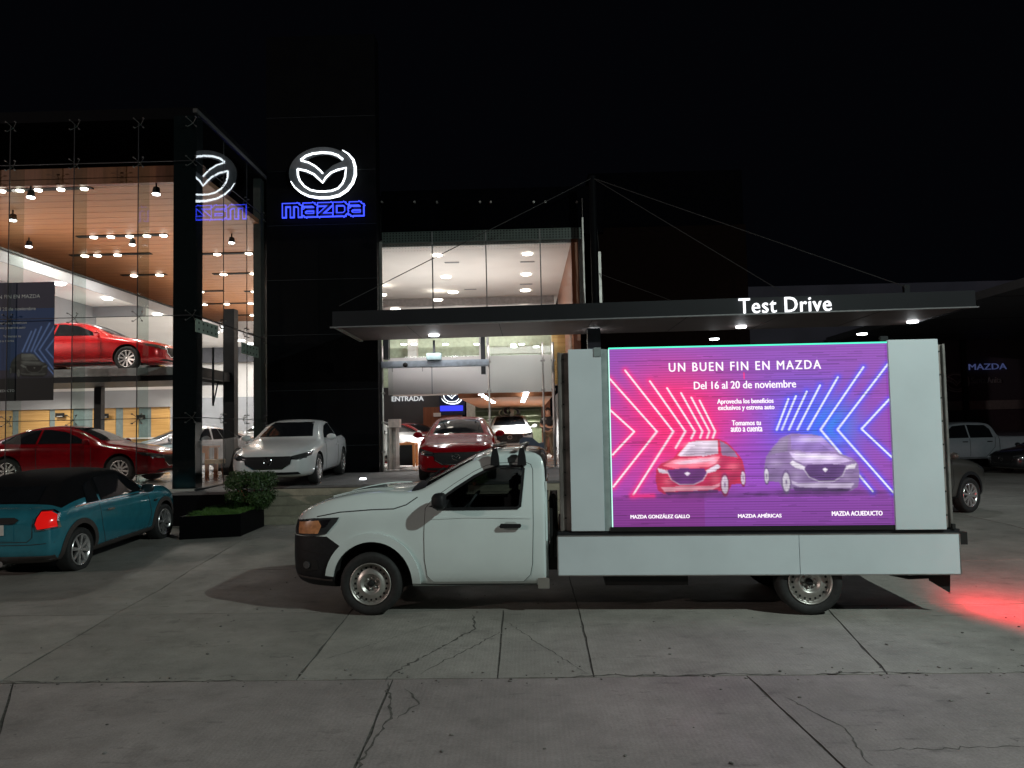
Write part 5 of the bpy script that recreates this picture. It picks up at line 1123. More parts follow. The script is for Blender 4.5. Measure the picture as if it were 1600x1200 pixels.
# display housing
hous = bx('display_housing', (2.60, 5.75, yN+.10, HW-.10, .91, 2.86), DARKM, TR)
for x0, x1 in ((2.115, 2.24), (6.17, 6.285)):
    bx('end_frame', (x0, x1, yN+.06, HW-.06, .91, 2.875), mat('worn_aluminium', (.30, .27, .25), .45, .5, var=.35, scale=4), TR, .004)
    bm = bmesh.new()
    for z in np.arange(1.05, 2.85, .25): tube(bm, [((x0+x1)/2, yN+.045, z), ((x0+x1)/2, yN+.065, z)], .010, 6)
    bm_obj('rivet', bm, DARK, TR)['kind'] = 'stuff'
for x in (2.118, 6.258): bx('edge_profile', (x, x+.028, yN+.035, yN+.058, .91, 2.88), ALU, TR, .004)
bx('top_plate', (2.24, 6.17, yN+.08, HW-.06, 2.862, 2.885), ALU, TR)
bm = bmesh.new(); box(bm, 2.235, 2.60, yN-.0, yN+.03, .912, 2.905, bev=.004); bm_obj('left_wing_panel', bm, PANELW, TR); bm = bmesh.new(); prism(bm, [(2.602, .912), (2.678, .912), (2.678, 2.898), (2.602, 2.905)], yN+.012, yN+.03); bm_obj('wing_fold', bm, mat('fold_grey', (.30, .36, .36), .5), TR)
bm = bmesh.new(); box(bm, 5.668, 6.19, yN-.02, yN+.03, .905, 2.93, bev=.004); bm_obj('right_wing_panel', bm, PANELW, TR)
bx('corner_bracket', (5.62, 5.70, yN+.04, yN+.09, 2.90, 2.98), PLASTIC, TR); bx('corner_latch', (2.52, 2.60, yN-.008, yN-.001, 2.82, 2.92), mat('latch_grey', (.25, .30, .30), .5), TR)
bx('lower_rail', (2.66, 5.668, yN+.0, yN+.03, .907, .952), DARK, TR)
bx('coupling', (6.34, 6.42, yN+.03, yN+.12, .74, .87), DARK, TR); bx('corner_hook', (6.26, 6.29, yN+.0, yN+.03, .908, .96), DARK, TR)
bm = bmesh.new(); prism(bm, [(6.03, .43), (6.26, .43), (6.25, .22), (6.05, .345)], yN+.10, yN+.13); tube(bm, [(5.62, yN+.2, .42), (5.85, yN+.15, .375), (6.05, yN+.12, .39)], .022, 6); bm_obj('mud_flap', bm, DARK, TR)
bm = bmesh.new(); prism(bm, [(5.15, .43), (5.33, .43), (5.30, .40), (5.22, .385)], yN+.2, yN+.3); bm_obj('spring_hanger', bm, DARK, TR)
tlp = bx('tail_lamp', (6.336, 6.35, yN+.12, yN+.42, .52, .66), TAILRED, TR)
# red glow of the tail lamp
lamp('tail_lamp_light', 'SPOT', (6.42, yN+.27, .78), 350, (1, .03, .045), .2, (0, math.radians(-78), 0), TR, spot=173)
# the LED picture
sw_, sh_ = 5.668-2.690, 2.900-.955; cw_ = 440; ch_ = int(cw_*sh_/sw_); cv = Canvas(cw_, ch_, (.28, .055, .42))
fx, fy = cw_/437., ch_/281.
U = lambda px: (px-955)*fx; Vv = lambda py, px=1170: (py-(543-(px-955)*.0215*max(0, (823-py)/280)))*fy
cv.poly([(0, 0), (440, 0), (440, ch_*.22), (0, ch_*.22)], (.26, .07, .46), .6)
cv.blob((U(1050), Vv(650)), 75, 75, (1.0, .01, .08), 1.0); cv.blob((U(1085), Vv(675)), 50, 55, (1.0, .0, .03), .9); cv.blob((U(1110), Vv(660)), 80, 60, (.80, .02, .30), .5); cv.blob((U(1000), Vv(700)), 50, 90, (.75, .02, .30), .45)
cv.blob((U(1275), Vv(670)), 62, 62, (.02, .10, .85), .95); cv.blob((U(1300), Vv(665)), 38, 34, (.0, .25, .85), .7); cv.blob((U(1225), Vv(660)), 40, 60, (.16, .10, .75), .6)
cv.blob((U(1170), Vv(720)), 60, 60, (.28, .06, .60), .5); cv.poly([(0, Vv(778)), (440, Vv(770)), (440, ch_), (0, ch_)], (.20, .035, .30), .55); cv.poly([(0, Vv(775)), (U(1100), Vv(775)), (U(1100), ch_), (0, ch_)], (.22, .015, .20), .5)
PK, WH, BLU = (1.0, .02, .22), (1.0, .72, .86), (.05, .08, 1.0)
chev = [[(955, 590), (1034, 674), (955, 760)], [(980, 577), (1056, 674), (988, 773)], None, [(955, 640), (992, 674), (955, 708)]]
Ls = [((955, 590), (1028, 674), (957, 760)), ((980, 577), (1054, 674), (988, 773)), ((1019, 594), (1073, 674), (1057, 700)), ((1046, 605), (1088, 674), (1082, 685)), ((1068, 613), (1100, 674), (1096, 684)), ((1084, 620), (1111, 674), (1107, 684)), ((1097, 625), (1120, 674), (1116, 684)), ((955, 640), (992, 674), (957, 710))]
for a, m_, b in Ls:
    A, M, B = (U(a[0]), Vv(a[1], a[0])), (U(m_[0]), Vv(m_[1], m_[0])), (U(b[0]), Vv(b[1], b[0]))
    for p_, q_ in ((A, M), (M, B)): cv.seg(p_, q_, 0, PK, PK, 5.5, .8)
    for p_, q_ in ((A, M), (M, B)): cv.seg(p_, q_, 2.7, (1.0, .84, .94))
Rs = [((1391, 568), (1310, 672), (1391, 772)), ((1354, 572), (1284, 672), (1360, 770)), ((1314, 588), (1264, 672), None), ((1286, 601), (1248, 672), None), ((1265, 611), (1235, 672), None), ((1248, 618), (1224, 672), None), ((1236, 623), (1216, 672), None), ((1391, 624), (1347, 671), (1391, 716))]
for i, (a, m_, b) in enumerate(Rs):
    A, M = (U(a[0]), Vv(a[1], a[0])), (U(m_[0]), Vv(m_[1], m_[0])); S = [(A, M)]
    if b: S.append((M, (U(b[0]), Vv(b[1], b[0]))))
    for p_, q_ in S: cv.seg(p_, q_, 0, BLU, BLU, 5.5, .75)
    for p_, q_ in S: cv.seg(p_, q_, 2.7, (.86, .89, 1.0))
cv.poly([(U(1120), Vv(684)), (U(1121), Vv(688)), (0, Vv(688)), (0, Vv(684))], (1, .02, .2), 0)
cv.blob((U(1090), Vv(768)), 62, 5, (.10, .01, .10), .8); cv.blob((U(1270), Vv(768)), 62, 5, (.12, .02, .16), .8)
car_print(cv, U(1094), Vv(731), 71, (.80, .012, .06), (.13, .02, .16), (.92, .78, .92)); 
car_print(cv, U(1268), Vv(727), 74, (.36, .24, .50), (.10, .04, .18), (.95, .88, 1.0), flip=True, win=(.34, .22, .62))
cv.seg((U(985), Vv(774)), (U(1020), Vv(774)), 0, PK, PK, 3.5, .7); cv.seg((U(1168), Vv(581)), (U(1168), Vv(590)), 2, (1, .02, .25))
# scan lines of the LED modules with uneven dropouts
rows_ = np.ones((ch_, cw_, 1))
for y in range(ch_):
    if y % 4 == 0: rows_[y] *= .66
    if rng.random() < .12:
        a_, b_ = sorted(rng.integers(0, cw_, 2)); rows_[y, a_:b_] *= rng.uniform(.38, .75)
for _ in range(260):
    y = rng.integers(0, ch_); a_ = rng.integers(0, cw_); rows_[y, a_:a_+rng.integers(6, 50)] *= rng.choice([.6, .72, 1.25])
for x in range(0, cw_, 2): rows_[:, x] *= .93
cv.a = cv.a*.80+np.array((.50, .30, .62))*.04; cv.a *= (1-.22*np.clip((cv.Y/ch_-.80)/.2, 0, 1))[..., None]; cv.a = cv.a*rows_
SCR = vcol_mat('led_pixels', 1.38)
scr = cv.mesh('led_screen', sw_, sh_, SCR, TR, (2.690, yN+.010, .955)); bx('screen_back', (2.682, 5.666, yN+.014, yN+.09, .953, 2.902), DARK, TR)
for x0, x1, z0_, z1_, c in ((2.682, 5.667, 2.900, 2.915, (.10, 1, .62)), (2.679, 2.6895, .955, 2.900, (.55, 1, .85))): bx('screen_edge_light', (x0, x1, yN+.0, yN+.012, z0_, z1_), emis('edge_%d' % int(x0*1000+z0_), c, 1.3), TR)
SCT = emis('screen_white_text', (1, .93, 1), 1.15)
def stext(s, x0, x1, yb, yt, space=1., bold=.0):
    sc_ = 2.978/437.; o = text_mesh('screen_text', s, .1, SCT, TR, (2.690+((x0+x1)/2-955)*sc_, yN+.0065, 2.900-(yb-543+((x0+x1)/2-955)*.0215*max(0, (823-yb)/280))*sh_/281.), .001, fit=(x1-x0)*sc_, space=space, bold=bold)
    co = np.empty(len(o.data.vertices)*3); o.data.vertices.foreach_get('co', co); co = co.reshape(-1, 3); k = ((yb-yt)*sc_)/co[:, 2].max(); co[:, 2] *= k; o.data.vertices.foreach_set('co', co.ravel()); o.data.update(); faux_bold(o, .0022)
stext('UN BUEN FIN EN MAZDA', 1050, 1289, 577, 563, 1.25); stext('Del 16 al 20 de noviembre', 1089, 1249, 606, 594, 1., 0)
stext('Aprovecha los beneficios', 1125, 1213, 630, 622.5, 1.); stext('exclusivos y estrena auto', 1126, 1214, 640, 632.5, 1.); stext('Tomamos tu', 1147, 1192, 665, 657, 1.); stext('auto a cuenta', 1145, 1194, 675, 667, 1.)
stext('MAZDA GONZÁLEZ GALLO', 983, 1076, 811, 804, 1.); stext('MAZDA AMÉRICAS', 1152, 1219, 811, 804, 1.); stext('MAZDA ACUEDUCTO', 1297, 1374, 809, 802, 1.)

# ---------------------------------------------------------------- the teal convertible
rl, fl = (lambda p: (p.x, p.y, gz(p.x, p.y)))(Pz(129, 889, .09)), (lambda p: (p.x, p.y, gz(p.x, p.y)))(Pz(258, 841, .19))
loc, th = place(fl, rl, .86, .72, 1)
MG = lambda i, j: 2 if (j >= 5 and 6 <= i <= 11) else 0
M = Car('convertible_car', 'teal compact convertible with a closed black soft top, seen from behind', 'car', MINI, TEAL, (.72, 3.20), .315, .36, loc, th, tagf=MG, second=SOFTTOP, ywheel=.60)
M.root.rotation_euler = (0, math.atan2(gz(fl[0], fl[1])-gz(rl[0], rl[1]), 2.6), th); M.root.location.z = fl[2]; M.root.scale = (1.03, 1.03, 1.03)
M.wheels((.72, 3.20), M.W-.005, .315, rimr=.225, n=8)
for s in (-1, 1):
    for x in (.72, 3.20): M.decal('arch_trim', ringpoly(x, .335, .355, .43, -12, 192, 18), 'side', TRIM, .010, s)
    M.decal('sill_trim', [(1.08, .30), (1.08, .20), (2.82, .20), (2.82, .30)], 'side', TRIM, .010, s)
    M.decal('side_window', [(1.42, .955), (1.50, 1.06), (1.80, 1.25), (2.2, 1.30), (2.60, 1.29), (2.66, .955)], 'side', CARGLASS, .008, s)
    M.decal('quarter_window', [(2.72, .955), (2.70, 1.27), (2.92, 1.2), (3.02, .955)], 'side', CARGLASS, .008, s)
    M.seam('door_seam', [(1.30, .90), (1.20, .55), (1.30, .30), (2.55, .30), (2.66, .55), (2.72, .92)], s); M.seam('beltline_trim', [(1.30, .915), (2.2, .935), (3.3, .945)], s, CHROME, .014, .008)
    M.decal('door_handle', [(2.40, .78), (2.58, .79), (2.58, .815), (2.40, .805)], 'side', CHROME, .03, s)
    tlm = M.decal('tail_light', [(s*.62, .93), (s*.73, .93), (s*.80, .89), (s*.82, .73), (s*.63, .71), (s*.60, .78)], 'tail', mat('tail_lens_red', (.75, .012, .01), .15, coat=1.), .012)
    _p = tlm.data.materials[0].node_tree.nodes['Principled BSDF']; _p.inputs['Emission Color'].default_value = (.9, .01, .008, 1); _p.inputs['Emission Strength'].default_value = .42
    M.seam('tail_light_ring', [(s*y, z) for y, z in ((.61, .942), (.74, .942), (.805, .90), (.825, .715), (.62, .695), (.59, .78))], s, CHROME, .012, .014, closed=True, plane='tail')
    M.mirror(1.50, .98, M.W-.02, s, mat('dark_mirror', (.02, .03, .035), .3))
    M.decal('headlight', [(s*y, z) for y, z in arc(.56, .70, .10, 0, 330, 11)], 'nose', LAMPG, .01); b = bmesh.new(); tube(b, [(3.80, s*.12, .25), (3.87, s*.12, .25)], .04, 10); bm_obj('exhaust', b, CHROME, M.root)
    M.decal('turn_lamp', [(1.02, .76), (1.12, .76), (1.12, .73), (1.02, .73)], 'side', DARK, .012, s)
M.decal('rear_window', [(-.42, 1.04), (.42, 1.04), (.40, 1.24), (-.40, 1.24)], 'tail', CARGLASS, .008); M.decal('rear_bumper_trim', [(-.78, .34), (.78, .34), (.74, .22), (-.74, .22)], 'tail', TRIM, .010)
M.decal('windscreen', [(-.6, 1.09), (.6, 1.09), (.52, 1.30), (-.52, 1.30)], 'nose', CARGLASS, .005)
M.seam('boot_seam', [(-.56, .92), (-.55, .60), (-.48, .54), (.48, .54), (.55, .60), (.56, .92)], 1, plane='tail'); M.seam('bumper_seam', [(-.80, .52), (-.5, .50), (.5, .50), (.80, .52)], 1, plane='tail')
M.decal('boot_handle', [(-.30, .87), (.30, .87), (.36, .84), (.31, .79), (-.31, .79)], 'tail', DARK, .010); M.seam('handle_trim', [(-.31, .795), (.31, .795)], 1, CHROME, .014, .016, plane='tail')
pl_ = M.decal('number_plate', [(-.17, .78), (.17, .78), (.17, .64), (-.17, .64)], 'tail', mat('plate_white', (.6, .58, .55), .5), .016); b = bmesh.new(); badge(b, (3.88, 0, .76), .03, depth=.004); bpy.data.meshes.remove(bm_obj('x', b, CHROME).data)
M.decal('plate_recess', [(-.30, .79), (.30, .79), (.30, .56), (-.30, .56)], 'tail', TEAL, .004)

# ---------------------------------------------------------------- parked and displayed cars
f_, r_ = Pz(500, 757, .91), Pz(537, 742, .965); loc, th = place((f_.x, f_.y, .905), (r_.x, r_.y, .96), .88, .93, -1)
c = sedan('white sedan parked at an angle on the platform in front of the black tower', WHITECAR, loc, th); c.root.location.z = pz(0, f_.y)
c.root.rotation_euler = (0, -.02, th)
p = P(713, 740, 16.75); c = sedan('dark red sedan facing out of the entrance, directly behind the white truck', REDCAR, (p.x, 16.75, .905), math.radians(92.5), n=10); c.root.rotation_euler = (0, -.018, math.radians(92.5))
def nose_right(px, y, z, xf=.93, ht=.88): p = P(px, 700, y); return (p.x+xf, y+ht, z)
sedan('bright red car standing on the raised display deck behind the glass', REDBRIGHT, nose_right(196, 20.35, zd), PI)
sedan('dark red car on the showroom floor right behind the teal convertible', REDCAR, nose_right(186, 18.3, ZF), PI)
p = P(285, 700, 24.2); sedan('silver blue car on the showroom floor behind the corner column', SILVER, (p.x-1.7, 22.6, ZF), math.radians(38))
p = P(398, 690, 27); suv('white car deep in the showroom between inner column and tower', WHITECAR, (p.x-.6, 26.5, ZF), math.radians(70), cladding=False)
p = P(655, 700, 27); sedan('white sedan inside the entrance just behind the orange desk', WHITECAR, (p.x+1.0, 26.2, .985), math.radians(155))
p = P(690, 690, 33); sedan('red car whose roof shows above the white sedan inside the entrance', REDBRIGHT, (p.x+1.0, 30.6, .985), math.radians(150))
p = P(797, 700, 29.6); S = suv('white SUV with a big gift bow on its roof inside the entrance', WHITECAR, (p.x, 29.6, .985), math.radians(91), cladding=False)
bow = thing('gift_bow', 'big silver and black ribbon bow on the roof of the white SUV', 'bow', (p.x, 29.6+2.3, .985+1.66))
for i in range(9):
    a = 2*PI*i/9; r1 = .26+.05*(i % 2); bm = bmesh.new(); n_ = 12; ring = []
    for k in range(n_+1):
        t = PI*2*k/n_; d = r1*(1-math.cos(t))/2*1.6; zz = .06+.17*math.sin(t)*(1 if i % 2 else .8)+(.12 if i % 3 == 0 else .04)
        ring.append((Vector((math.cos(a)*d, math.sin(a)*d, zz)), Vector((-math.sin(a), math.cos(a), 0))*.07))
    vs = [(bm.verts.new(q+w), bm.verts.new(q-w)) for q, w in ring]
    for (a0, a1), (b0, b1) in zip(vs, vs[1:]): bm.faces.new((a0, b0, b1, a1))
    bm_obj('ribbon_loop', bm, mat('silver_ribbon', (.6, .57, .52), .3, .3) if i % 2 else mat('black_ribbon', (.02, .02, .03), .3), bow)
for s in (-1, 1): bm = bmesh.new(); vs = [(bm.verts.new((s*x, -.6-.04, z)), bm.verts.new((s*x, -.6+.14, z))) for x, z in ((.05, .02), (.35, .03), (.62, -.02), (.74, -.12))]; [bm.faces.new((a[0], b[0], b[1], a[1])) for a, b in zip(vs, vs[1:])]; bm_obj('ribbon_tail', bm, mat('black_ribbon', (.02, .02, .03), .3), bow)
# right of the truck
p = Pz(1486, 803, .10); loc, th = place((p.x, p.y, gz(p.x, p.y)), (p.x-2.7*.87, p.y-2.7*.5, 0), .9, .92, 1)
loc = (loc[0]+.42, loc[1], gz(p.x, p.y)); suv('beige grey crossover whose nose pokes out behind the right end of the billboard truck', BEIGE, loc, th)
yk = 30.5; xk = P(1562, 680, yk).x-4.15
K = Car('crew_cab_pickup', 'white crew cab pickup parked at the far dark wall on the right', 'pickup truck', CREW, mat('white_pickup_paint', (.30, .31, .35), .35, var=.03, coat=.5), (1.0, 4.75), .40, .46, (xk, yk+1.0, gz(20, 30)), 0)
K.wheels((1.0, 4.75), K.W-.02, .40, w=.26)
for s in (-1, 1):
    K.decal('side_window', [(1.95, 1.27), (2.20, 1.55), (2.45, 1.74), (2.95, 1.78), (2.97, 1.27)], 'side', CARGLASS, .006, s); K.decal('side_window', [(3.03, 1.27), (3.01, 1.78), (3.70, 1.76), (3.86, 1.60), (3.92, 1.27)], 'side', CARGLASS, .006, s)
    K.seam('door_seam', [(1.85, 1.2), (1.82, .5), (3.0, .5), (3.0, 1.24)], s, w=.014); K.seam('door_seam', [(3.0, .5), (3.6, .5), (3.95, .9), (4.0, 1.3)], s, w=.014); K.seam('bed_seam', [(4.14, .5), (4.14, 1.3)], s, w=.02)
    for x in (2.7, 3.65): K.decal('door_handle', [(x, 1.10), (x+.2, 1.10), (x+.2, 1.135), (x, 1.135)], 'side', PLASTIC, .02, s)
    K.mirror(1.98, 1.30, K.W-.03, s, PLASTIC); K.decal('headlight', [(-.0+.05, 1.02), (.35, 1.10), (.35, .92), (.08, .88)], 'side', LAMPG, .008, s)
K.decal('windscreen', [(-.72, 1.42), (.72, 1.42), (.62, 1.78), (-.62, 1.78)], 'nose', CARGLASS, .006)
xk = P(1574, 700, 27.5).x; sedan('dark car parked at the right edge in front of the white pickup', DARKCAR, (xk, 27.9, gz(20, 28)), math.radians(12))
# ---------------------------------------------------------------- planter, bush, grass
def Pg(px, py): q = Pz(px, py, .14); return Vector((q.x, q.y))
A, B, C = Pg(280, 848), Pg(376, 843), Pg(413, 827); D = Vector((A.x-.05, 15.72)); C = Vector((C.x, 15.5)); C2 = Vector((C.x-.35, 15.72))
plt = thing('planter', 'angular black planter box at the foot of the steps', 'planter'); ztp = .60
poly = [A, B, C, C2, D]; ip = shrink([tuple(p) for p in poly], .05)
bm = bmesh.new(); po = ccw([tuple(p) for p in poly]); n = len(po)
o0 = [bm.verts.new((x, y, gz(x, y)-.02)) for x, y in po]; o1 = [bm.verts.new((x, y, ztp)) for x, y in po]; i1 = [bm.verts.new((x, y, ztp)) for x, y in ip]; i0 = [bm.verts.new((x, y, ztp-.06)) for x, y in ip]
for i in range(n):
    j = (i+1) % n; bm.faces.new((o0[i], o0[j], o1[j], o1[i])); bm.faces.new((o1[i], o1[j], i1[j], i1[i])); bm.faces.new((i1[i], i1[j], i0[j], i0[i]))
bm.faces.new(i0); bm_obj('box', bm, BLACKP, plt)
bm = bmesh.new(); bm.faces.new([bm.verts.new((x, y, ztp-.045)) for x, y in ip]); bm_obj('soil', bm, mat('soil', (.03, .022, .014), .95, var=.4, scale=20), plt)
def inside(x, y, pl):
    c = False
    for (x0, y0), (x1, y1) in zip(pl, pl[1:]+pl[:1]):
        if (y0 > y) != (y1 > y) and x < (x1-x0)*(y-y0)/(y1-y0)+x0: c = not c
    return c
def blades(name, n, pl, z, h, m):
    xs = [p[0] for p in pl]; ys = [p[1] for p in pl]; co = []; k = 0
    while k < n:
        x, y = random.uniform(min(xs), max(xs)), random.uniform(min(ys), max(ys))
        if not inside(x, y, pl): continue
        k += 1; a = random.uniform(0, 6.28); hh = h*random.uniform(.4, 1.1)*(1+.5*math.sin(x*9)*math.cos(y*11)); w = .007; lx, ly = random.gauss(0, hh*.4), random.gauss(0, hh*.4)
        co += [(x-w*math.cos(a), y-w*math.sin(a), z), (x+w*math.cos(a), y+w*math.sin(a), z), (x+lx, y+ly, z+hh)]
    me = bpy.data.meshes.new(name); me.from_pydata(co, [], [(i, i+1, i+2) for i in range(0, len(co), 3)]); return link(name, me, None, m)
GRASS = mat('grass_green', (.045, .115, .018), .6, col2=(.10, .20, .03), scale=6)
g = blades('planter_grass', 15000, ip, ztp-.05, .085, GRASS); tag(g, 'short bright green grass filling the black planter', 'grass', kind='stuff')
def bush(name, label, c, R, n, m, leaf=.022):
    t = thing(name, label, 'bush', c); rx, ry, rz = R; co, fc = [], []
    cl = [(Vector((random.gauss(0, 1), random.gauss(0, 1), random.gauss(0, 1))).normalized(), random.uniform(.05, .16)) for _ in range(46)]
    for i in range(n):
        d = Vector((random.gauss(0, 1), random.gauss(0, 1), random.gauss(0, 1))).normalized()
        bump = max((max(0, d.dot(q)-.86)/.14)*a for q, a in cl)
        r = (.84+bump)*(random.random()**.2)*(1+random.gauss(0, .045))
        # boxy clipped form
        sgn = lambda v: (abs(v)**.55)*(1 if v > 0 else -1)
        p = Vector((sgn(d.x)*rx*r, sgn(d.y)*ry*r, rz+sgn(d.z)*rz*r))
        u = Vector((random.gauss(0, 1), random.gauss(0, 1), random.gauss(0, 1))).normalized(); v = u.cross(d if abs(u.dot(d)) < .95 else Vector((0, 0, 1))).normalized(); s = leaf*random.uniform(.6, 1.3)
        k = len(co); co += [p-u*s, p-v*s*.5, p+u*s, p+v*s*.5]; fc.append((k, k+1, k+2, k+3))
    me = bpy.data.meshes.new('foliage'); me.from_pydata([tuple(v) for v in co], [], fc); o = link('foliage', me, t, m); o['kind'] = 'stuff'
    for k in range(6):
        a = k*1.05; bm = bmesh.new(); tube(bm, [(0, 0, -.02), (math.cos(a)*rx*.3, math.sin(a)*ry*.3, rz*.6), (math.cos(a)*rx*.7, math.sin(a)*ry*.7, rz*1.4)], [.018, .012, .006], 5); bm_obj('stem', bm, WOODR, t)
    return t
LEAF = mat('bush_leaf', (.020, .050, .011), .5, col2=(.045, .09, .022), scale=9)
q0, q1 = P(347, 782, 15.2), P(433, 730, 15.2)
bush('clipped_bush', 'clipped dark green bush standing in the black planter before the white sedan', ((q0.x+q1.x)/2, 15.25, ztp-.05), ((q1.x-q0.x)/2*.94, .36, (q1.z-ztp+.02)/2), 17000, LEAF)
bx_ = bx('side_planter', (-5.95, -5.62, 15.30, 15.73, .17, .87), BLACKP); tag(bx_, 'small black box wall between the bush and the steps', 'planter')
bx_.data.materials[0] = BLACKP
# bush in front of the red sedan
q = P(740, 735, 16.45)
bush('low_bush', 'low green bush before the grille of the dark red sedan', (q.x, 16.5, pz(0, 16.5)-.02 if False else .88), (.36, .16, .20), 3500, LEAF, .018)
fl_ = tag(bx('ground_spotlight', (P(567, 740, 18.2).x-.06, P(567, 740, 18.2).x+.06, 18.15, 18.27, pz(0, 18.2)+.001, pz(0, 18.2)+.03), E_COOL), 'small white lamp set in the platform beside the tower', 'lamp')

q = P(60, 690, 24); pp_ = thing('potted_plant', 'pale green leafy plant behind the roof of the dark red showroom car', 'plant', (q.x, 24, ZF))
bm = bmesh.new(); tube(bm, [(0, 0, 0), (0, 0, .5)], [.16, .22], 14); bm_obj('pot', bm, WHITEW, pp_); co, fc = [], []
for i in range(420):
    d = Vector((random.gauss(0, 1), random.gauss(0, 1), abs(random.gauss(0, .9)))).normalized(); c0 = d*random.uniform(.15, .55)+Vector((0, 0, .85)); u = Vector((random.gauss(0, 1), random.gauss(0, 1), random.gauss(0, 1))).normalized()*.06; v = u.cross(d).normalized()*.03; k = len(co); co += [tuple(c0-u), tuple(c0-v), tuple(c0+u), tuple(c0+v)]; fc.append((k, k+1, k+2, k+3))
me = bpy.data.meshes.new('foliage'); me.from_pydata(co, [], fc); o = link('foliage', me, pp_, mat('pale_leaf', (.16, .20, .05), .6, var=.4)); o['kind'] = 'stuff'
q = P(212, 690, 25); rd = thing('reception_desk', 'long pale wooden reception desk behind the nose of the dark red showroom car', 'desk', (q.x, 25, ZF)); bx('desk_front', (-1.1, 1.0, 0, .06, .05, 1.05), WOODW, rd); bx('desk_top', (-1.15, 1.05, -.08, .6, 1.053, 1.10), WHITEW, rd)
# counter and person at the entrance
bm = bmesh.new(); ya = 20.0
x0, x1 = P(812, 700, ya).x, P(850, 700, ya).x; zt_ = P(830, 690, ya).z
pts = [(x0, .98), (x1, .98), (x1, zt_-.02), (x1-.12, zt_-.05), (x1-.3, zt_+.10), (x0+.1, zt_+.12), (x0, zt_+.05)]
prism(bm, pts, ya, ya+.45); o = bm_obj('welcome_counter', bm, mat('navy_counter', (.05, .065, .10), .5)); tag(o, 'navy blue counter with a curved top beyond the truck cab', 'counter')
def skin(name, verts, edges, rad, m, parent, sub=2):
    me = bpy.data.meshes.new(name); me.from_pydata(verts, edges, []); o = bpy.data.objects.new(name, me); COL.objects.link(o)
    o.modifiers.new('s', 'SKIN'); 
    for v, r in zip(me.skin_vertices[0].data, rad): v.radius = (r, r*.85)
    me.skin_vertices[0].data[0].use_root = True
    s = o.modifiers.new('b', 'SUBSURF'); s.levels = s.render_levels = sub
    dg = bpy.context.evaluated_depsgraph_get(); dg.update(); m2 = bpy.data.meshes.new_from_object(o.evaluated_get(dg)); bpy.data.objects.remove(o)
    m2.polygons.foreach_set('use_smooth', [True]*len(m2.polygons)); return link(name, m2, parent, m)
q = P(857, 690, 27); per = thing('person', 'person in a black t-shirt and khaki trousers standing by the glass at the entrance', 'person', (q.x, 27, .985), math.radians(-15))
SK = mat('skin', (.42, .22, .14), .55)
V_ = [(0, 0, .95), (0, 0, 1.12), (0, -.01, 1.32), (0, 0, 1.46), (0, -.01, 1.56), (0, -.02, 1.66), (0, -.01, 1.74), (.19, 0, 1.42), (.27, .02, 1.16), (.12, -.20, 1.10), (-.02, -.24, 1.14), (-.19, 0, 1.42), (-.27, .02, 1.16), (-.12, -.18, 1.14), (.02, -.22, 1.18),
      (.10, 0, .90), (.12, .01, .50), (.13, .03, .09), (.14, -.14, .04), (-.10, 0, .90), (-.12, 0, .50), (-.13, .03, .09), (-.15, -.14, .04)]
E_ = [(0, 1), (1, 2), (2, 3), (3, 4), (4, 5), (5, 6), (3, 7), (7, 8), (8, 9), (9, 10), (3, 11), (11, 12), (12, 13), (13, 14), (0, 15), (15, 16), (16, 17), (17, 18), (0, 19), (19, 20), (20, 21), (21, 22)]
Rr = [.15, .15, .17, .09, .06, .10, .085, .075, .05, .042, .032, .075, .05, .042, .032, .095, .065, .045, .035, .095, .065, .045, .035]
skin('body', V_, E_, Rr, SK, per)
skin('tshirt', [(0, 0, .92), (0, 0, 1.12), (0, -.01, 1.32), (0, 0, 1.44), (.19, 0, 1.42), (.245, .015, 1.22), (-.19, 0, 1.42), (-.245, .015, 1.22)], [(0, 1), (1, 2), (2, 3), (3, 4), (4, 5), (3, 6), (6, 7)], [.175, .172, .19, .11, .095, .08, .095, .08], mat('black_tshirt', (.012, .012, .014), .8), per)
skin('trousers', [(0, 0, .97), (.10, 0, .88), (.12, .01, .50), (.13, .03, .12), (-.10, 0, .88), (-.12, 0, .50), (-.13, .03, .12)], [(0, 1), (1, 2), (2, 3), (0, 4), (4, 5), (5, 6)], [.17, .115, .085, .075, .115, .085, .075], mat('khaki_cloth', (.22, .18, .12), .8), per)
bm = bmesh.new(); bmesh.ops.create_icosphere(bm, subdivisions=2, radius=1)
for v in bm.verts: v.co = Vector((v.co.x*.098, v.co.y*.115+.012, v.co.z*.10+1.71))
bmesh.ops.delete(bm, geom=[v for v in bm.verts if v.co.z < 1.66 and v.co.y < .03], context='VERTS'); bm_obj('hair', bm, mat('dark_hair', (.015, .01, .008), .7), per, True)

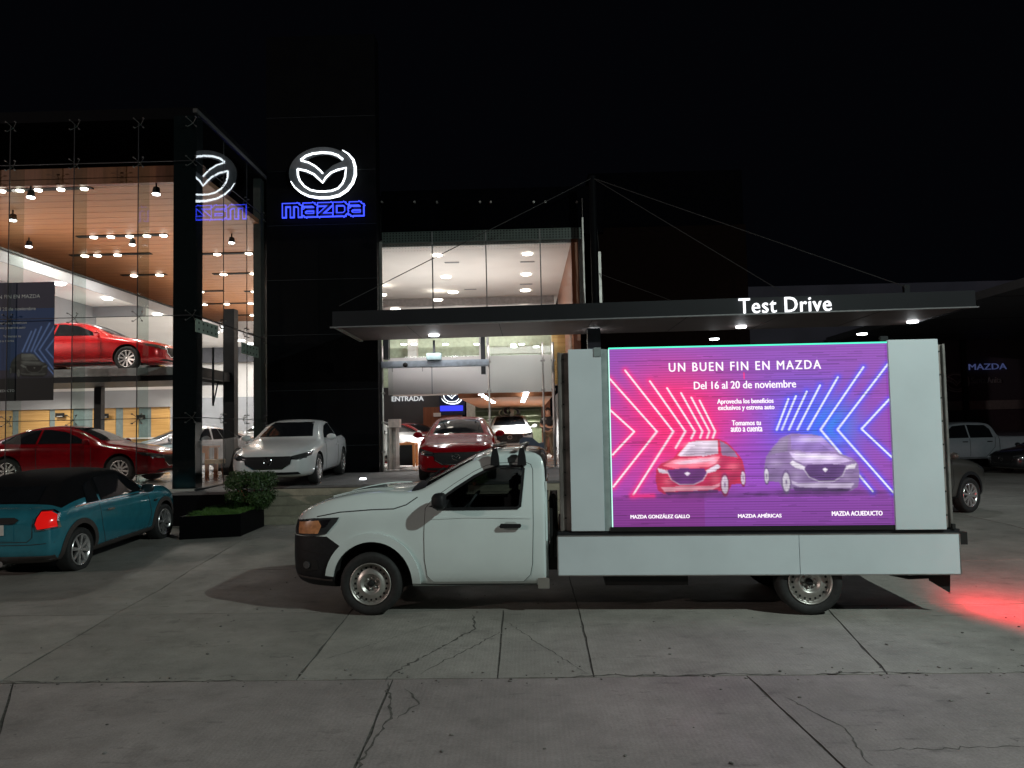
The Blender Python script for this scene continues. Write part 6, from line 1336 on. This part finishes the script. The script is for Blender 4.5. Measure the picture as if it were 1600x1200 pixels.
# ---------------------------------------------------------------- dark neighbours on the right
nb = thing('neighbour_building', 'dark long building wall with dim letters far right', 'building')
yw = 36.0; DW = mat('dark_render', (.055, .048, .066), .8, var=.15, scale=.6)
bx('wall', (9, 60, yw, yw+6, .1, 8.5), DW, nb); zc1, zc2 = P(1540, 640, yw).z, P(1540, 626, yw).z; bx('ledge', (9, 60, yw-.25, yw-.002, zc1, zc2), mat('ledge_grey', (.22, .21, .21), .8), nb)
bx('lower_wall', (9, 60, yw-.1, yw-.003, .1, zc1-.003), mat('plum_render', (.06, .042, .056), .8), nb)
q = P(1493, 597, yw-.15); emblem('dim_emblem_sign', 'unlit oval winged emblem on the dark far right wall', q, 27/1200*yw*.72, bright=mat('dim_tube', (.45, .43, .48), .4), dark=mat('dim_emblem_plate', (.13, .12, .14), .5))
q0, q1 = P(1514, 578, yw-.1), P(1573, 574, yw-.1); o = text_mesh('dim_letter_sign', 'MAZDA', .4, emis('cold_blue_letters', (.25, .32, .8), .14), None, ((q0.x+q1.x)/2, yw-.1, q0.z), .02, fit=q1.x-q0.x); split_letters(o, 'dim_letter_sign', 'small cold blue letters on the dark far right wall')
q0, q1 = P(1518, 599, yw-.1), P(1565, 597, yw-.1); o = text_mesh('dim_script_sign', 'Santa Anita', .4, mat('dim_letters', (.22, .22, .25), .6), None, ((q0.x+q1.x)/2, yw-.1, q0.z), .02, fit=q1.x-q0.x); split_letters(o, 'dim_script_sign', 'grey unlit words Santa Anita under the blue letters')
r2 = thing('neighbour_roof', 'sloping dark roof edge in the upper right corner', 'roof'); bm = bmesh.new(); box(bm, 14.0, 34, 17.5, 35.5, 5.70, 5.95); bm_obj('roof_slab', bm, mat('roof_dark', (.05, .052, .055), .6), r2)
for y in (18, 23, 28, 33): bx('roof_joint', (14.02, 33.9, y, y+.03, 5.69, 5.699), DARK, r2)
for x in (20, 33): bx('roof_post', (x, x+.2, 35.2, 35.4, .1, 5.69), DARKM, r2)
# ---------------------------------------------------------------- street lamps that light the yard
for (x, y, z), lb in ((STREET_A, 'right behind the camera'), (STREET_B, 'left behind the camera'), (STREET_C, 'right of the yard')):
    t = thing('street_lamp', 'tall street lamp with a flat head, '+lb, 'street lamp', (x, y, gz(x, y)), group='street lamps round the yard'); zz = z-gz(x, y)
    sx = 1 if x > 0 else -1; bm = bmesh.new(); tube(bm, [(sx*1.6, 0, 0), (sx*1.6, 0, zz+.2), (sx*.3, 0, zz+.45)], .07, 10); bm_obj('pole', bm, DARKM, t); bx('lamp_head', (-.32, .32, -.13, .13, zz+.36, zz+.46), DARKM, t)
